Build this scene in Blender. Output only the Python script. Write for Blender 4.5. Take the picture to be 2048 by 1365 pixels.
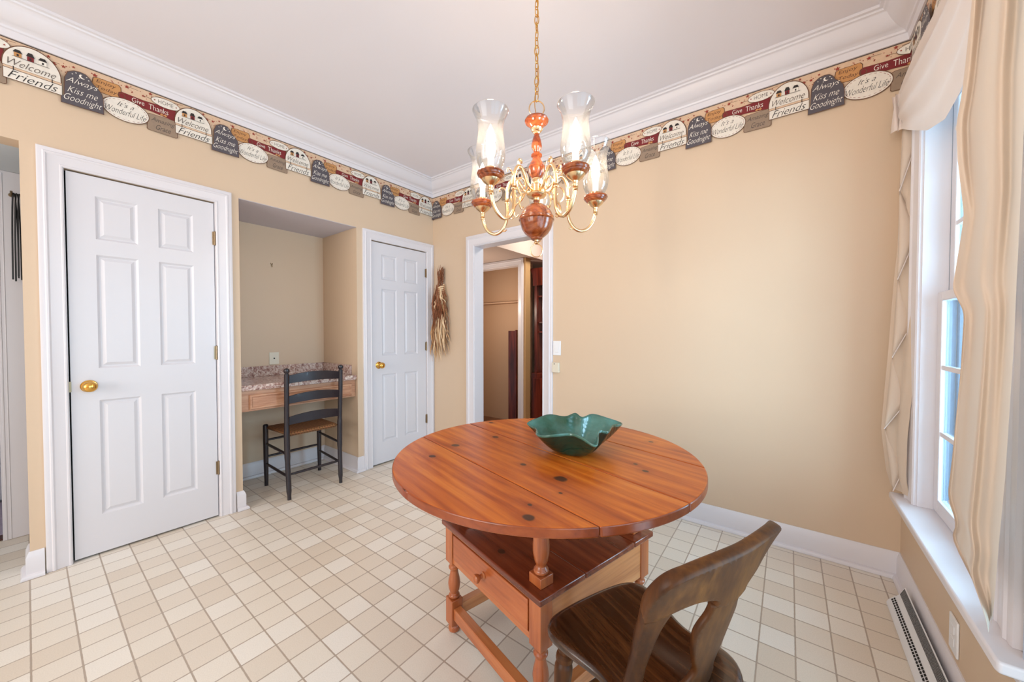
import bpy, bmesh, math, random
from mathutils import Vector, Matrix
random.seed(7)
PI = math.pi
S = bpy.context.scene
COL = S.collection
for o in list(bpy.data.objects): bpy.data.objects.remove(o)

# ------------------------------------------------------------------ camera
W_PX, F_PX = 2048.0, 733.2
cd = bpy.data.cameras.new('camera'); cam = bpy.data.objects.new('camera', cd); COL.objects.link(cam)
cd.sensor_fit = 'HORIZONTAL'; cd.sensor_width = 36.0; cd.lens = 36.0 * F_PX / W_PX
cd.clip_start = 0.02; cd.clip_end = 200
cam.location = (0, 0, 1.20)
cam.rotation_euler = (math.radians(90 - 1.187), 0, math.radians(37.074))
S.camera = cam

# ------------------------------------------------------------------ view + world
S.view_settings.view_transform = 'Standard'
S.view_settings.look = 'None'
S.view_settings.gamma = 1.0
S.view_settings.use_curve_mapping = False
S.view_settings.exposure = 0.55
w = bpy.data.worlds.new('world'); S.world = w; w.use_nodes = True
bg = w.node_tree.nodes['Background']
bg.inputs[0].default_value = (0.34, 0.43, 0.49, 1); bg.inputs[1].default_value = 1.0


def area(name, loc, rot, sx, sy, power, col):
    l = bpy.data.lights.new(name, 'AREA'); l.shape = 'RECTANGLE'; l.size = sx; l.size_y = sy
    l.energy = power; l.color = col
    o = bpy.data.objects.new(name, l); COL.objects.link(o); o.location = loc
    o.rotation_euler = rot
    return o


# daylight through the patio door beside the camera and the window
area('daylight_patio_door', (0.62, 0.30, 1.15), (0, math.radians(90), 0), 1.9, 1.7, 27, (0.84, 0.93, 1.0))
area('daylight_window', (0.95, 1.87, 1.25), (0, math.radians(90), 0), 1.5, 0.8, 44, (0.72, 0.87, 1.0))
area('fill_light_rear', (-1.4, -2.9, 1.6), (math.radians(90), 0, 0), 2.6, 1.8, 60, (1.0, 0.95, 0.90))  # unseen warm fill added behind the camera to brighten the room
area('daylight_side_hall', (-4.6, -0.9, 1.9), (0, math.radians(-90), 0), 1.2, 1.0, 14, (0.62, 0.80, 1.0))
area('lamp_hall_ceiling', (-1.9, 3.5, 2.5), (0, 0, 0), 0.5, 0.5, 14, (1.0, 0.93, 0.85))
pl = bpy.data.lights.new('fill_light_closet', 'POINT'); pl.energy = 7; pl.color = (1.0, 0.82, 0.66); pl.shadow_soft_size = 0.03  # added light, hidden behind the jamb, brightens the closet below the shelf
plo = bpy.data.objects.new('fill_light_closet', pl); COL.objects.link(plo); plo.location = (-3.02, 3.25, 1.52)

XA, YB, XC, ZC = -2.96, 2.557, 0.447, 2.74

# ------------------------------------------------------------------ materials
MATS = {}


def newmat(name):
    m = bpy.data.materials.new(name); m.use_nodes = True
    nt = m.node_tree; b = nt.nodes['Principled BSDF']
    MATS[name] = m
    return m, nt, b


def srgb(r, g, b):
    f = lambda c: (c / 255 / 12.92) if c <= 10.31475 else (((c / 255) + 0.055) / 1.055) ** 2.4
    return (f(r), f(g), f(b), 1)


def plain(name, col, rough=0.5, metal=0.0, spec=0.5, noise=0.0, nscale=30, bump=0.0, bscale=200, coat=0.0):
    m, nt, b = newmat(name)
    b.inputs['Base Color'].default_value = col
    b.inputs['Roughness'].default_value = rough
    b.inputs['Metallic'].default_value = metal
    b.inputs['Specular IOR Level'].default_value = spec
    b.inputs['Coat Weight'].default_value = coat
    tc = nt.nodes.new('ShaderNodeTexCoord')
    if noise > 0:
        n = nt.nodes.new('ShaderNodeTexNoise'); n.inputs['Scale'].default_value = nscale; n.inputs['Detail'].default_value = 4
        nt.links.new(tc.outputs['Object'], n.inputs['Vector'])
        mx = nt.nodes.new('ShaderNodeMix'); mx.data_type = 'RGBA'
        mx.inputs['A'].default_value = tuple(c * (1 - noise) for c in col[:3]) + (1,)
        mx.inputs['B'].default_value = tuple(min(1, c * (1 + noise)) for c in col[:3]) + (1,)
        nt.links.new(n.outputs['Fac'], mx.inputs['Factor'])
        nt.links.new(mx.outputs['Result'], b.inputs['Base Color'])
    if bump > 0:
        n2 = nt.nodes.new('ShaderNodeTexNoise'); n2.inputs['Scale'].default_value = bscale; n2.inputs['Detail'].default_value = 3
        nt.links.new(tc.outputs['Object'], n2.inputs['Vector'])
        bp = nt.nodes.new('ShaderNodeBump'); bp.inputs['Strength'].default_value = bump; bp.inputs['Distance'].default_value = 0.002
        nt.links.new(n2.outputs['Fac'], bp.inputs['Height']); nt.links.new(bp.outputs['Normal'], b.inputs['Normal'])
    return m


def wood(name, stops, rough=0.3, coat=0.3, axis=0, stretch=12.0, scale=3.0, knots=(), fine=0.25, knot_col=(0.02, 0.008, 0.004, 1), spec=0.5, rings=0.0):
    """procedural wood: grain runs along the object's own axis (0=x,1=y,2=z)"""
    m, nt, b = newmat(name)
    N = nt.nodes; L = nt.links
    tc = N.new('ShaderNodeTexCoord')
    oi = N.new('ShaderNodeObjectInfo')
    mp = N.new('ShaderNodeMapping')
    sc = [stretch] * 3; sc[axis] = 1.0
    mp.inputs['Scale'].default_value = sc
    add = N.new('ShaderNodeVectorMath'); add.operation = 'ADD'
    sclr = N.new('ShaderNodeVectorMath'); sclr.operation = 'SCALE'; sclr.inputs['Scale'].default_value = 7.0
    comb = N.new('ShaderNodeCombineXYZ')
    for i in range(3): L.new(oi.outputs['Random'], comb.inputs[i])
    L.new(comb.outputs[0], sclr.inputs[0])
    L.new(tc.outputs['Object'], add.inputs[0]); L.new(sclr.outputs[0], add.inputs[1])
    L.new(add.outputs[0], mp.inputs['Vector'])
    n = N.new('ShaderNodeTexNoise'); n.inputs['Scale'].default_value = scale; n.inputs['Detail'].default_value = 6
    n.inputs['Roughness'].default_value = 0.6; n.inputs['Distortion'].default_value = 0.6
    L.new(mp.outputs[0], n.inputs['Vector'])
    mp2 = N.new('ShaderNodeMapping'); sc2 = [stretch * 9] * 3; sc2[axis] = 2.0; mp2.inputs['Scale'].default_value = sc2
    L.new(add.outputs[0], mp2.inputs['Vector'])
    n2 = N.new('ShaderNodeTexNoise'); n2.inputs['Scale'].default_value = scale; n2.inputs['Detail'].default_value = 3
    L.new(mp2.outputs[0], n2.inputs['Vector'])
    src = n.outputs['Fac']
    if rings > 0:
        wv = N.new('ShaderNodeTexWave'); wv.wave_type = 'BANDS'; wv.bands_direction = 'Y' if axis != 1 else 'X'
        wv.inputs['Scale'].default_value = rings; wv.inputs['Distortion'].default_value = 9; wv.inputs['Detail'].default_value = 3
        wv.inputs['Detail Scale'].default_value = 0.6
        mp3 = N.new('ShaderNodeMapping'); sc3 = [1.0] * 3; sc3[axis] = 0.18; mp3.inputs['Scale'].default_value = sc3
        L.new(add.outputs[0], mp3.inputs['Vector']); L.new(mp3.outputs[0], wv.inputs['Vector'])
        ms = N.new('ShaderNodeMath'); ms.operation = 'MULTIPLY_ADD'; ms.inputs[1].default_value = 0.10; 
        L.new(wv.outputs['Fac'], ms.inputs[0])
        mh = N.new('ShaderNodeMath'); mh.operation = 'MULTIPLY'; mh.inputs[1].default_value = 0.90
        L.new(src, mh.inputs[0]); L.new(mh.outputs[0], ms.inputs[2])
        src = ms.outputs[0]
    ma = N.new('ShaderNodeMath'); ma.operation = 'MULTIPLY_ADD'; ma.inputs[1].default_value = fine; 
    L.new(n2.outputs['Fac'], ma.inputs[0]); 
    mb_ = N.new('ShaderNodeMath'); mb_.operation = 'SUBTRACT'; mb_.inputs[1].default_value = fine * 0.5
    L.new(src, mb_.inputs[0]); L.new(mb_.outputs[0], ma.inputs[2])
    cr = N.new('ShaderNodeValToRGB'); L.new(ma.outputs[0], cr.inputs[0])
    e = cr.color_ramp.elements
    e[0].position = stops[0][0]; e[0].color = stops[0][1]; e[1].position = stops[-1][0]; e[1].color = stops[-1][1]
    for p, c in stops[1:-1]:
        x = e.new(p); x.color = c
    col = cr.outputs[0]
    if knots:
        kn = N.new('ShaderNodeTexNoise'); kn.inputs['Scale'].default_value = 40
        L.new(tc.outputs['Object'], kn.inputs['Vector'])
        for (kx, ky, kr) in knots:
            vs = N.new('ShaderNodeVectorMath'); vs.operation = 'SUBTRACT'; vs.inputs[1].default_value = (kx, ky, 0)
            L.new(tc.outputs['Object'], vs.inputs[0])
            vm = N.new('ShaderNodeVectorMath'); vm.operation = 'MULTIPLY'; vm.inputs[1].default_value = (1, 1.25, 0)
            L.new(vs.outputs[0], vm.inputs[0])
            ln = N.new('ShaderNodeVectorMath'); ln.operation = 'LENGTH'; L.new(vm.outputs[0], ln.inputs[0])
            wob = N.new('ShaderNodeMath'); wob.operation = 'MULTIPLY_ADD'; wob.inputs[1].default_value = kr * 0.6
            L.new(kn.outputs['Fac'], wob.inputs[0]); L.new(ln.outputs['Value'], wob.inputs[2])
            mr = N.new('ShaderNodeMapRange'); mr.interpolation_type = 'SMOOTHSTEP'
            mr.inputs['From Min'].default_value = kr * 1.05; mr.inputs['From Max'].default_value = kr * 1.6
            mr.inputs['To Min'].default_value = 0.88; mr.inputs['To Max'].default_value = 0.0
            L.new(wob.outputs[0], mr.inputs['Value'])
            halo = N.new('ShaderNodeMapRange'); halo.interpolation_type = 'SMOOTHSTEP'
            halo.inputs['From Min'].default_value = kr * 1.2; halo.inputs['From Max'].default_value = kr * 4.5
            halo.inputs['To Min'].default_value = 0.30; halo.inputs['To Max'].default_value = 0.0
            L.new(wob.outputs[0], halo.inputs['Value'])
            m0 = N.new('ShaderNodeMix'); m0.data_type = 'RGBA'; m0.inputs['B'].default_value = stops[0][1]
            L.new(halo.outputs[0], m0.inputs['Factor']); L.new(col, m0.inputs['A'])
            mx = N.new('ShaderNodeMix'); mx.data_type = 'RGBA'; mx.inputs['B'].default_value = knot_col
            L.new(mr.outputs[0], mx.inputs['Factor']); L.new(m0.outputs['Result'], mx.inputs['A'])
            col = mx.outputs['Result']
    L.new(col, b.inputs['Base Color'])
    b.inputs['Roughness'].default_value = rough
    b.inputs['Specular IOR Level'].default_value = spec
    b.inputs['Coat Weight'].default_value = coat; b.inputs['Coat Roughness'].default_value = 0.12
    bp = N.new('ShaderNodeBump'); bp.inputs['Strength'].default_value = 0.12; bp.inputs['Distance'].default_value = 0.001
    L.new(n2.outputs['Fac'], bp.inputs['Height']); L.new(bp.outputs['Normal'], b.inputs['Normal'])
    return m


M_wall = plain('wall_paint_tan', srgb(214, 189, 162), 0.55, bump=0.05, bscale=250, noise=0.015, nscale=2)
M_ceil = plain('ceiling_paint', srgb(232, 227, 231), 0.8)
M_trim = plain('trim_white_gloss', srgb(224, 220, 224), 0.32)
M_door = plain('door_white', srgb(218, 216, 221), 0.35)
M_gap = plain('door_gap_dark', (0.01, 0.01, 0.01, 1), 0.9)
M_brass = plain('polished_brass', srgb(225, 175, 90), 0.18, 1.0)
M_brass_l = plain('chandelier_brass', srgb(240, 206, 160), 0.24, 1.0)
M_hinge = plain('hinge_brass', srgb(150, 128, 100), 0.35, 0.9)
M_white_pl = plain('switch_white_plastic', srgb(238, 238, 240), 0.35)
M_ivory = plain('ivory_plastic', srgb(226, 216, 196), 0.4)
M_black = plain('black_void', (0.006, 0.006, 0.006, 1), 0.8)
M_steel = plain('heater_white_enamel', srgb(225, 226, 228), 0.35)
M_fin = plain('heater_dark_fins', srgb(60, 62, 62), 0.4, 0.5)
M_blackpaint = plain('chair_black_paint', srgb(31, 23, 30), 0.34, noise=0.4, nscale=25, coat=0.2)
M_leather = plain('strap_black', srgb(30, 28, 28), 0.5)
M_blind = plain('wood_blind_brown', srgb(70, 30, 18), 0.5)
M_paleblue = plain('door_frame_cool_white', srgb(190, 205, 225), 0.4)

PINE = [(0.25, srgb(124, 44, 10)), (0.42, srgb(176, 80, 18)), (0.58, srgb(202, 106, 30)), (0.78, srgb(222, 138, 52))]
TK = [(-0.222, -0.365, .014), (-0.285, -0.231, .018), (-0.279, -0.031, .016), (-0.507, 0.106, .012), (0.228, -0.145, .022), (0.057, -0.155, .012),
      (0.349, -0.385, .017), (0.358, 0.124, .011), (0.3, 0.157, .008), (0.19, 0.442, .010), (0.299, -0.337, .007), (0.3, -0.22, .006)]
M_top = wood('pine_tabletop', PINE, rough=0.3, coat=0.05, spec=0.35, axis=0, stretch=7, scale=1.6, knots=TK, rings=7)
M_rim = wood('pine_rim_dark', [(0.3, srgb(104, 42, 16)), (0.5, srgb(138, 62, 26)), (0.7, srgb(160, 80, 38))], rough=0.28, coat=0.15, axis=0, stretch=5, scale=2)  # darker wood colour for the side faces of the tabletop
M_lid = wood('pine_lid_dark', [(0.3, srgb(78, 30, 14)), (0.5, srgb(112, 48, 24)), (0.7, srgb(136, 66, 36))], rough=0.25, coat=0.4, axis=0, stretch=9, scale=1.8,
             knots=[(0.036, -0.235, .014), (-0.12, 0.05, .01)], rings=8)
M_pine = wood('pine_base', [(0.3, srgb(150, 78, 40)), (0.5, srgb(182, 104, 58)), (0.7, srgb(198, 124, 74))], rough=0.3, coat=0.3, axis=0, stretch=8, scale=1.6, rings=6)
M_pine_z = wood('pine_leg', [(0.3, srgb(140, 68, 34)), (0.5, srgb(172, 94, 50)), (0.7, srgb(192, 116, 68))], rough=0.3, coat=0.3, axis=2, stretch=8, scale=1.6)
M_pine_y = wood('pine_base_y', [(0.3, srgb(160, 92, 50)), (0.5, srgb(196, 126, 76)), (0.7, srgb(208, 144, 92))], rough=0.3, coat=0.3, axis=1, stretch=8, scale=1.6,
                rings=6)
M_walnut = wood('chair_dark_walnut', [(0.3, srgb(38, 20, 10)), (0.5, srgb(66, 38, 20)), (0.72, srgb(98, 60, 32))], rough=0.25, coat=0.4, axis=0, stretch=7, scale=2.5, fine=0.5, rings=14)
M_walnut_b = wood('chair_back_walnut', [(0.3, srgb(60, 32, 14)), (0.5, srgb(88, 50, 20)), (0.72, srgb(120, 74, 30))], rough=0.42, coat=0.0, spec=0.25, axis=2, stretch=5, scale=2.0, fine=0.35)
M_oak = wood('oak_desk', [(0.3, srgb(166, 112, 82)), (0.5, srgb(194, 144, 112)), (0.7, srgb(208, 164, 132))], rough=0.4, coat=0.15, axis=1, stretch=10, scale=3, fine=0.5, rings=10)
M_cherry = wood('cherry_hall_stand', [(0.3, srgb(64, 18, 10)), (0.5, srgb(98, 34, 20)), (0.7, srgb(130, 54, 34))], rough=0.35, coat=0.2, axis=2, stretch=8, scale=2)
M_cherry.node_tree.nodes['Principled BSDF'].inputs['Coat Weight'].default_value = 0
M_chwood = wood('chandelier_wood', [(0.3, srgb(100, 38, 14)), (0.5, srgb(150, 72, 34)), (0.7, srgb(178, 100, 54))], rough=0.2, coat=0.6, axis=0, stretch=6, scale=6, rings=25)
M_hallfloor = wood('hall_floor_wood', [(0.3, srgb(96, 58, 36)), (0.5, srgb(128, 82, 54)), (0.7, srgb(150, 100, 68))], rough=0.3, coat=0.2, axis=1, stretch=10, scale=2)


def mat_floor():
    m, nt, b = newmat('vinyl_tile_floor'); N = nt.nodes; L = nt.links
    tc = N.new('ShaderNodeTexCoord'); sp = N.new('ShaderNodeSeparateXYZ'); L.new(tc.outputs['Object'], sp.inputs[0])
    P = 0.1139
    wn = N.new('ShaderNodeTexNoise'); wn.inputs['Scale'].default_value = 60; L.new(tc.outputs['Object'], wn.inputs['Vector'])
    cells = []; dists = []
    for i, off in ((0, 0.034), (1, 0.787)):
        a = N.new('ShaderNodeMath'); a.operation = 'SUBTRACT'; a.inputs[1].default_value = off; L.new(sp.outputs[i], a.inputs[0])
        d = N.new('ShaderNodeMath'); d.operation = 'DIVIDE'; d.inputs[1].default_value = P; L.new(a.outputs[0], d.inputs[0])
        fl = N.new('ShaderNodeMath'); fl.operation = 'FLOOR'; L.new(d.outputs[0], fl.inputs[0]); cells.append(fl)
        fr = N.new('ShaderNodeMath'); fr.operation = 'PINGPONG'; fr.inputs[1].default_value = 0.5; L.new(d.outputs[0], fr.inputs[0]); dists.append(fr)
    # rounded-corner distance to grout: smooth minimum
    mn = N.new('ShaderNodeMath'); mn.operation = 'SMOOTH_MIN'; mn.inputs[2].default_value = 0.035
    L.new(dists[0].outputs[0], mn.inputs[0]); L.new(dists[1].outputs[0], mn.inputs[1])
    wa = N.new('ShaderNodeMath'); wa.operation = 'MULTIPLY_ADD'; wa.inputs[1].default_value = 0.014; L.new(wn.outputs['Fac'], wa.inputs[0]); L.new(mn.outputs[0], wa.inputs[2])
    gr = N.new('ShaderNodeMapRange'); gr.interpolation_type = 'SMOOTHSTEP'
    gr.inputs['From Min'].default_value = 0.022; gr.inputs['From Max'].default_value = 0.038
    L.new(wa.outputs[0], gr.inputs['Value'])
    cb = N.new('ShaderNodeCombineXYZ'); L.new(cells[0].outputs[0], cb.inputs[0]); L.new(cells[1].outputs[0], cb.inputs[1])
    wh = N.new('ShaderNodeTexWhiteNoise'); wh.noise_dimensions = '2D'; L.new(cb.outputs[0], wh.inputs['Vector'])
    cr = N.new('ShaderNodeValToRGB'); e = cr.color_ramp.elements
    e[0].position = 0; e[0].color = srgb(222, 209, 192); e[1].position = 1; e[1].color = srgb(238, 232, 222)
    x = e.new(0.35); x.color = srgb(228, 217, 202); x = e.new(0.65); x.color = srgb(232, 223, 209)
    L.new(wh.outputs['Value'], cr.inputs[0])
    sn = N.new('ShaderNodeTexNoise'); sn.inputs['Scale'].default_value = 260; sn.inputs['Detail'].default_value = 2; L.new(tc.outputs['Object'], sn.inputs['Vector'])
    mm = N.new('ShaderNodeMix'); mm.data_type = 'RGBA'; mm.blend_type = 'MULTIPLY'; mm.inputs['Factor'].default_value = 0.5
    c2 = N.new('ShaderNodeValToRGB'); c2.color_ramp.elements[0].position = 0.3; c2.color_ramp.elements[0].color = (0.86, 0.85, 0.83, 1); c2.color_ramp.elements[1].position = 0.6; c2.color_ramp.elements[1].color = (1, 1, 1, 1)
    L.new(sn.outputs['Fac'], c2.inputs[0]); L.new(cr.outputs[0], mm.inputs['A']); L.new(c2.outputs[0], mm.inputs['B'])
    mx = N.new('ShaderNodeMix'); mx.data_type = 'RGBA'; mx.inputs['A'].default_value = srgb(176, 160, 144)
    L.new(gr.outputs[0], mx.inputs['Factor']); L.new(mm.outputs['Result'], mx.inputs['B'])
    L.new(mx.outputs['Result'], b.inputs['Base Color'])
    b.inputs['Roughness'].default_value = 0.34
    ad = N.new('ShaderNodeMath'); ad.operation = 'MULTIPLY_ADD'; ad.inputs[1].default_value = 0.25; L.new(sn.outputs['Fac'], ad.inputs[0]); L.new(gr.outputs[0], ad.inputs[2])
    bp = N.new('ShaderNodeBump'); bp.inputs['Strength'].default_value = 0.25; bp.inputs['Distance'].default_value = 0.0015
    L.new(ad.outputs[0], bp.inputs['Height']); L.new(bp.outputs['Normal'], b.inputs['Normal'])
    return m


M_floor = mat_floor()


def mat_granite():
    m, nt, b = newmat('granite_laminate'); N = nt.nodes; L = nt.links
    tc = N.new('ShaderNodeTexCoord')
    n = N.new('ShaderNodeTexNoise'); n.inputs['Scale'].default_value = 42; n.inputs['Detail'].default_value = 6; n.inputs['Roughness'].default_value = .75; n.inputs['Distortion'].default_value = 1.0
    L.new(tc.outputs['Object'], n.inputs['Vector'])
    cr = N.new('ShaderNodeValToRGB'); e = cr.color_ramp.elements
    e[0].position = 0.36; e[0].color = srgb(112, 84, 84); e[1].position = 0.66; e[1].color = srgb(236, 222, 212)
    x = e.new(0.45); x.color = srgb(170, 130, 118); x = e.new(0.52); x.color = srgb(200, 178, 168)
    L.new(n.outputs['Fac'], cr.inputs[0]); L.new(cr.outputs[0], b.inputs['Base Color']); b.inputs['Roughness'].default_value = 0.15
    return m


M_granite = mat_granite()


def mat_glass(name, tint=(0.97, 0.985, 1.0, 1), spec=1.0, haze=0.0):
    m = bpy.data.materials.new(name); m.use_nodes = True; nt = m.node_tree; N = nt.nodes; L = nt.links
    N.remove(N['Principled BSDF'])
    out = N['Material Output']
    tr = N.new('ShaderNodeBsdfTransparent'); tr.inputs[0].default_value = tint
    gl = N.new('ShaderNodeBsdfGlossy'); gl.inputs['Roughness'].default_value = 0.02
    fr = N.new('ShaderNodeFresnel'); fr.inputs['IOR'].default_value = 1.45
    mu = N.new('ShaderNodeMath'); mu.operation = 'MULTIPLY'; mu.inputs[1].default_value = spec; L.new(fr.outputs[0], mu.inputs[0])
    mx = N.new('ShaderNodeMixShader'); L.new(mu.outputs[0], mx.inputs[0]); L.new(tr.outputs[0], mx.inputs[1]); L.new(gl.outputs[0], mx.inputs[2])
    last = mx
    if haze > 0:
        df = N.new('ShaderNodeBsdfTranslucent'); df.inputs[0].default_value = (1, 0.97, 0.93, 1)
        d2 = N.new('ShaderNodeBsdfDiffuse'); d2.inputs[0].default_value = (1, 0.97, 0.93, 1)
        ad = N.new('ShaderNodeMixShader'); ad.inputs[0].default_value = 0.5; L.new(df.outputs[0], ad.inputs[1]); L.new(d2.outputs[0], ad.inputs[2])
        m2 = N.new('ShaderNodeMixShader'); m2.inputs[0].default_value = haze; L.new(mx.outputs[0], m2.inputs[1]); L.new(ad.outputs[0], m2.inputs[2])
        last = m2
    L.new(last.outputs[0], out.inputs[0])
    return m


M_glass = mat_glass('hurricane_glass', spec=0.55, haze=0.012)
M_pane = mat_glass('window_glass', tint=(0.78, 0.90, 0.96, 1), spec=0.6)


def mat_emit(name, col, strength):
    m = bpy.data.materials.new(name); m.use_nodes = True; nt = m.node_tree; N = nt.nodes
    N.remove(N['Principled BSDF']); e = N.new('ShaderNodeEmission'); e.inputs[0].default_value = col; e.inputs[1].default_value = strength
    nt.links.new(e.outputs[0], N['Material Output'].inputs[0]); return m


M_bulb = mat_emit('bulb_glow', (1.0, 0.78, 0.56, 1), 120)
M_candle = plain('candle_sleeve_white', srgb(250, 244, 232), 0.5)


def mat_fabric(name, col, trans=0.35):
    m = bpy.data.materials.new(name); m.use_nodes = True; nt = m.node_tree; N = nt.nodes; L = nt.links
    b = N['Principled BSDF']; b.inputs['Base Color'].default_value = col; b.inputs['Roughness'].default_value = 0.5
    b.inputs['Sheen Weight'].default_value = 0.3
    t = N.new('ShaderNodeBsdfTranslucent'); t.inputs[0].default_value = col
    mx = N.new('ShaderNodeMixShader'); mx.inputs[0].default_value = trans
    L.new(b.outputs[0], mx.inputs[1]); L.new(t.outputs[0], mx.inputs[2]); L.new(mx.outputs[0], N['Material Output'].inputs[0])
    return m


M_curtain = mat_fabric('curtain_satin_cream', srgb(222, 202, 182), 0.18)
M_swag = mat_fabric('swag_satin_ivory', srgb(222, 208, 200), 0.09)


def mat_bowl():
    m, nt, b = newmat('green_glazed_ceramic'); N = nt.nodes; L = nt.links
    tc = N.new('ShaderNodeTexCoord')
    n = N.new('ShaderNodeTexNoise'); n.inputs['Scale'].default_value = 9; n.inputs['Detail'].default_value = 5; L.new(tc.outputs['Object'], n.inputs['Vector'])
    geo = N.new('ShaderNodeNewGeometry')
    at = N.new('ShaderNodeVertexColor'); at.layer_name = 'inner'
    mi = N.new('ShaderNodeValToRGB'); e = mi.color_ramp.elements; e[0].position = .35; e[0].color = srgb(34, 78, 58); e[1].position = .7; e[1].color = srgb(84, 136, 126)
    L.new(n.outputs['Fac'], mi.inputs[0])
    mo = N.new('ShaderNodeValToRGB'); e = mo.color_ramp.elements; e[0].position = .35; e[0].color = srgb(6, 34, 26); e[1].position = .7; e[1].color = srgb(16, 62, 48)
    L.new(n.outputs['Fac'], mo.inputs[0])
    mx = N.new('ShaderNodeMix'); mx.data_type = 'RGBA'; L.new(at.outputs['Color'], mx.inputs['Factor']); L.new(mo.outputs[0], mx.inputs['A']); L.new(mi.outputs[0], mx.inputs['B'])
    L.new(mx.outputs['Result'], b.inputs['Base Color'])
    b.inputs['Roughness'].default_value = 0.16; b.inputs['Coat Weight'].default_value = 0.5
    # incised leaf veins
    wv = N.new('ShaderNodeTexWave'); wv.wave_type = 'RINGS'; wv.inputs['Scale'].default_value = 18; wv.inputs['Distortion'].default_value = 6; wv.inputs['Detail'].default_value = 3
    L.new(tc.outputs['Object'], wv.inputs['Vector'])
    bp = N.new('ShaderNodeBump'); bp.inputs['Strength'].default_value = 0.25; bp.inputs['Distance'].default_value = 0.003; L.new(wv.outputs['Fac'], bp.inputs['Height']); L.new(bp.outputs['Normal'], b.inputs['Normal'])
    return m


M_bowl = mat_bowl()


def mat_rush():
    m, nt, b = newmat('woven_rush'); N = nt.nodes; L = nt.links
    tc = N.new('ShaderNodeTexCoord')
    mp = N.new('ShaderNodeMapping'); mp.inputs['Rotation'].default_value = (0, 0, math.radians(45)); L.new(tc.outputs['Object'], mp.inputs['Vector'])
    ck = N.new('ShaderNodeTexChecker'); ck.inputs['Scale'].default_value = 70; L.new(mp.outputs[0], ck.inputs['Vector'])
    ck.inputs['Color1'].default_value = srgb(176, 122, 76); ck.inputs['Color2'].default_value = srgb(120, 76, 44)
    n = N.new('ShaderNodeTexNoise'); n.inputs['Scale'].default_value = 120; L.new(tc.outputs['Object'], n.inputs['Vector'])
    mx = N.new('ShaderNodeMix'); mx.data_type = 'RGBA'; mx.blend_type = 'MULTIPLY'; mx.inputs['Factor'].default_value = 0.6
    L.new(ck.outputs[0], mx.inputs['A']); L.new(n.outputs['Color'], mx.inputs['B'])
    L.new(mx.outputs['Result'], b.inputs['Base Color']); b.inputs['Roughness'].default_value = 0.6
    bp = N.new('ShaderNodeBump'); bp.inputs['Strength'].default_value = 0.5; bp.inputs['Distance'].default_value = 0.003; L.new(ck.outputs['Fac'], bp.inputs['Height']); L.new(bp.outputs['Normal'], b.inputs['Normal'])
    return m


M_rush = mat_rush()

# ------------------------------------------------------------------ geometry helpers


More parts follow.
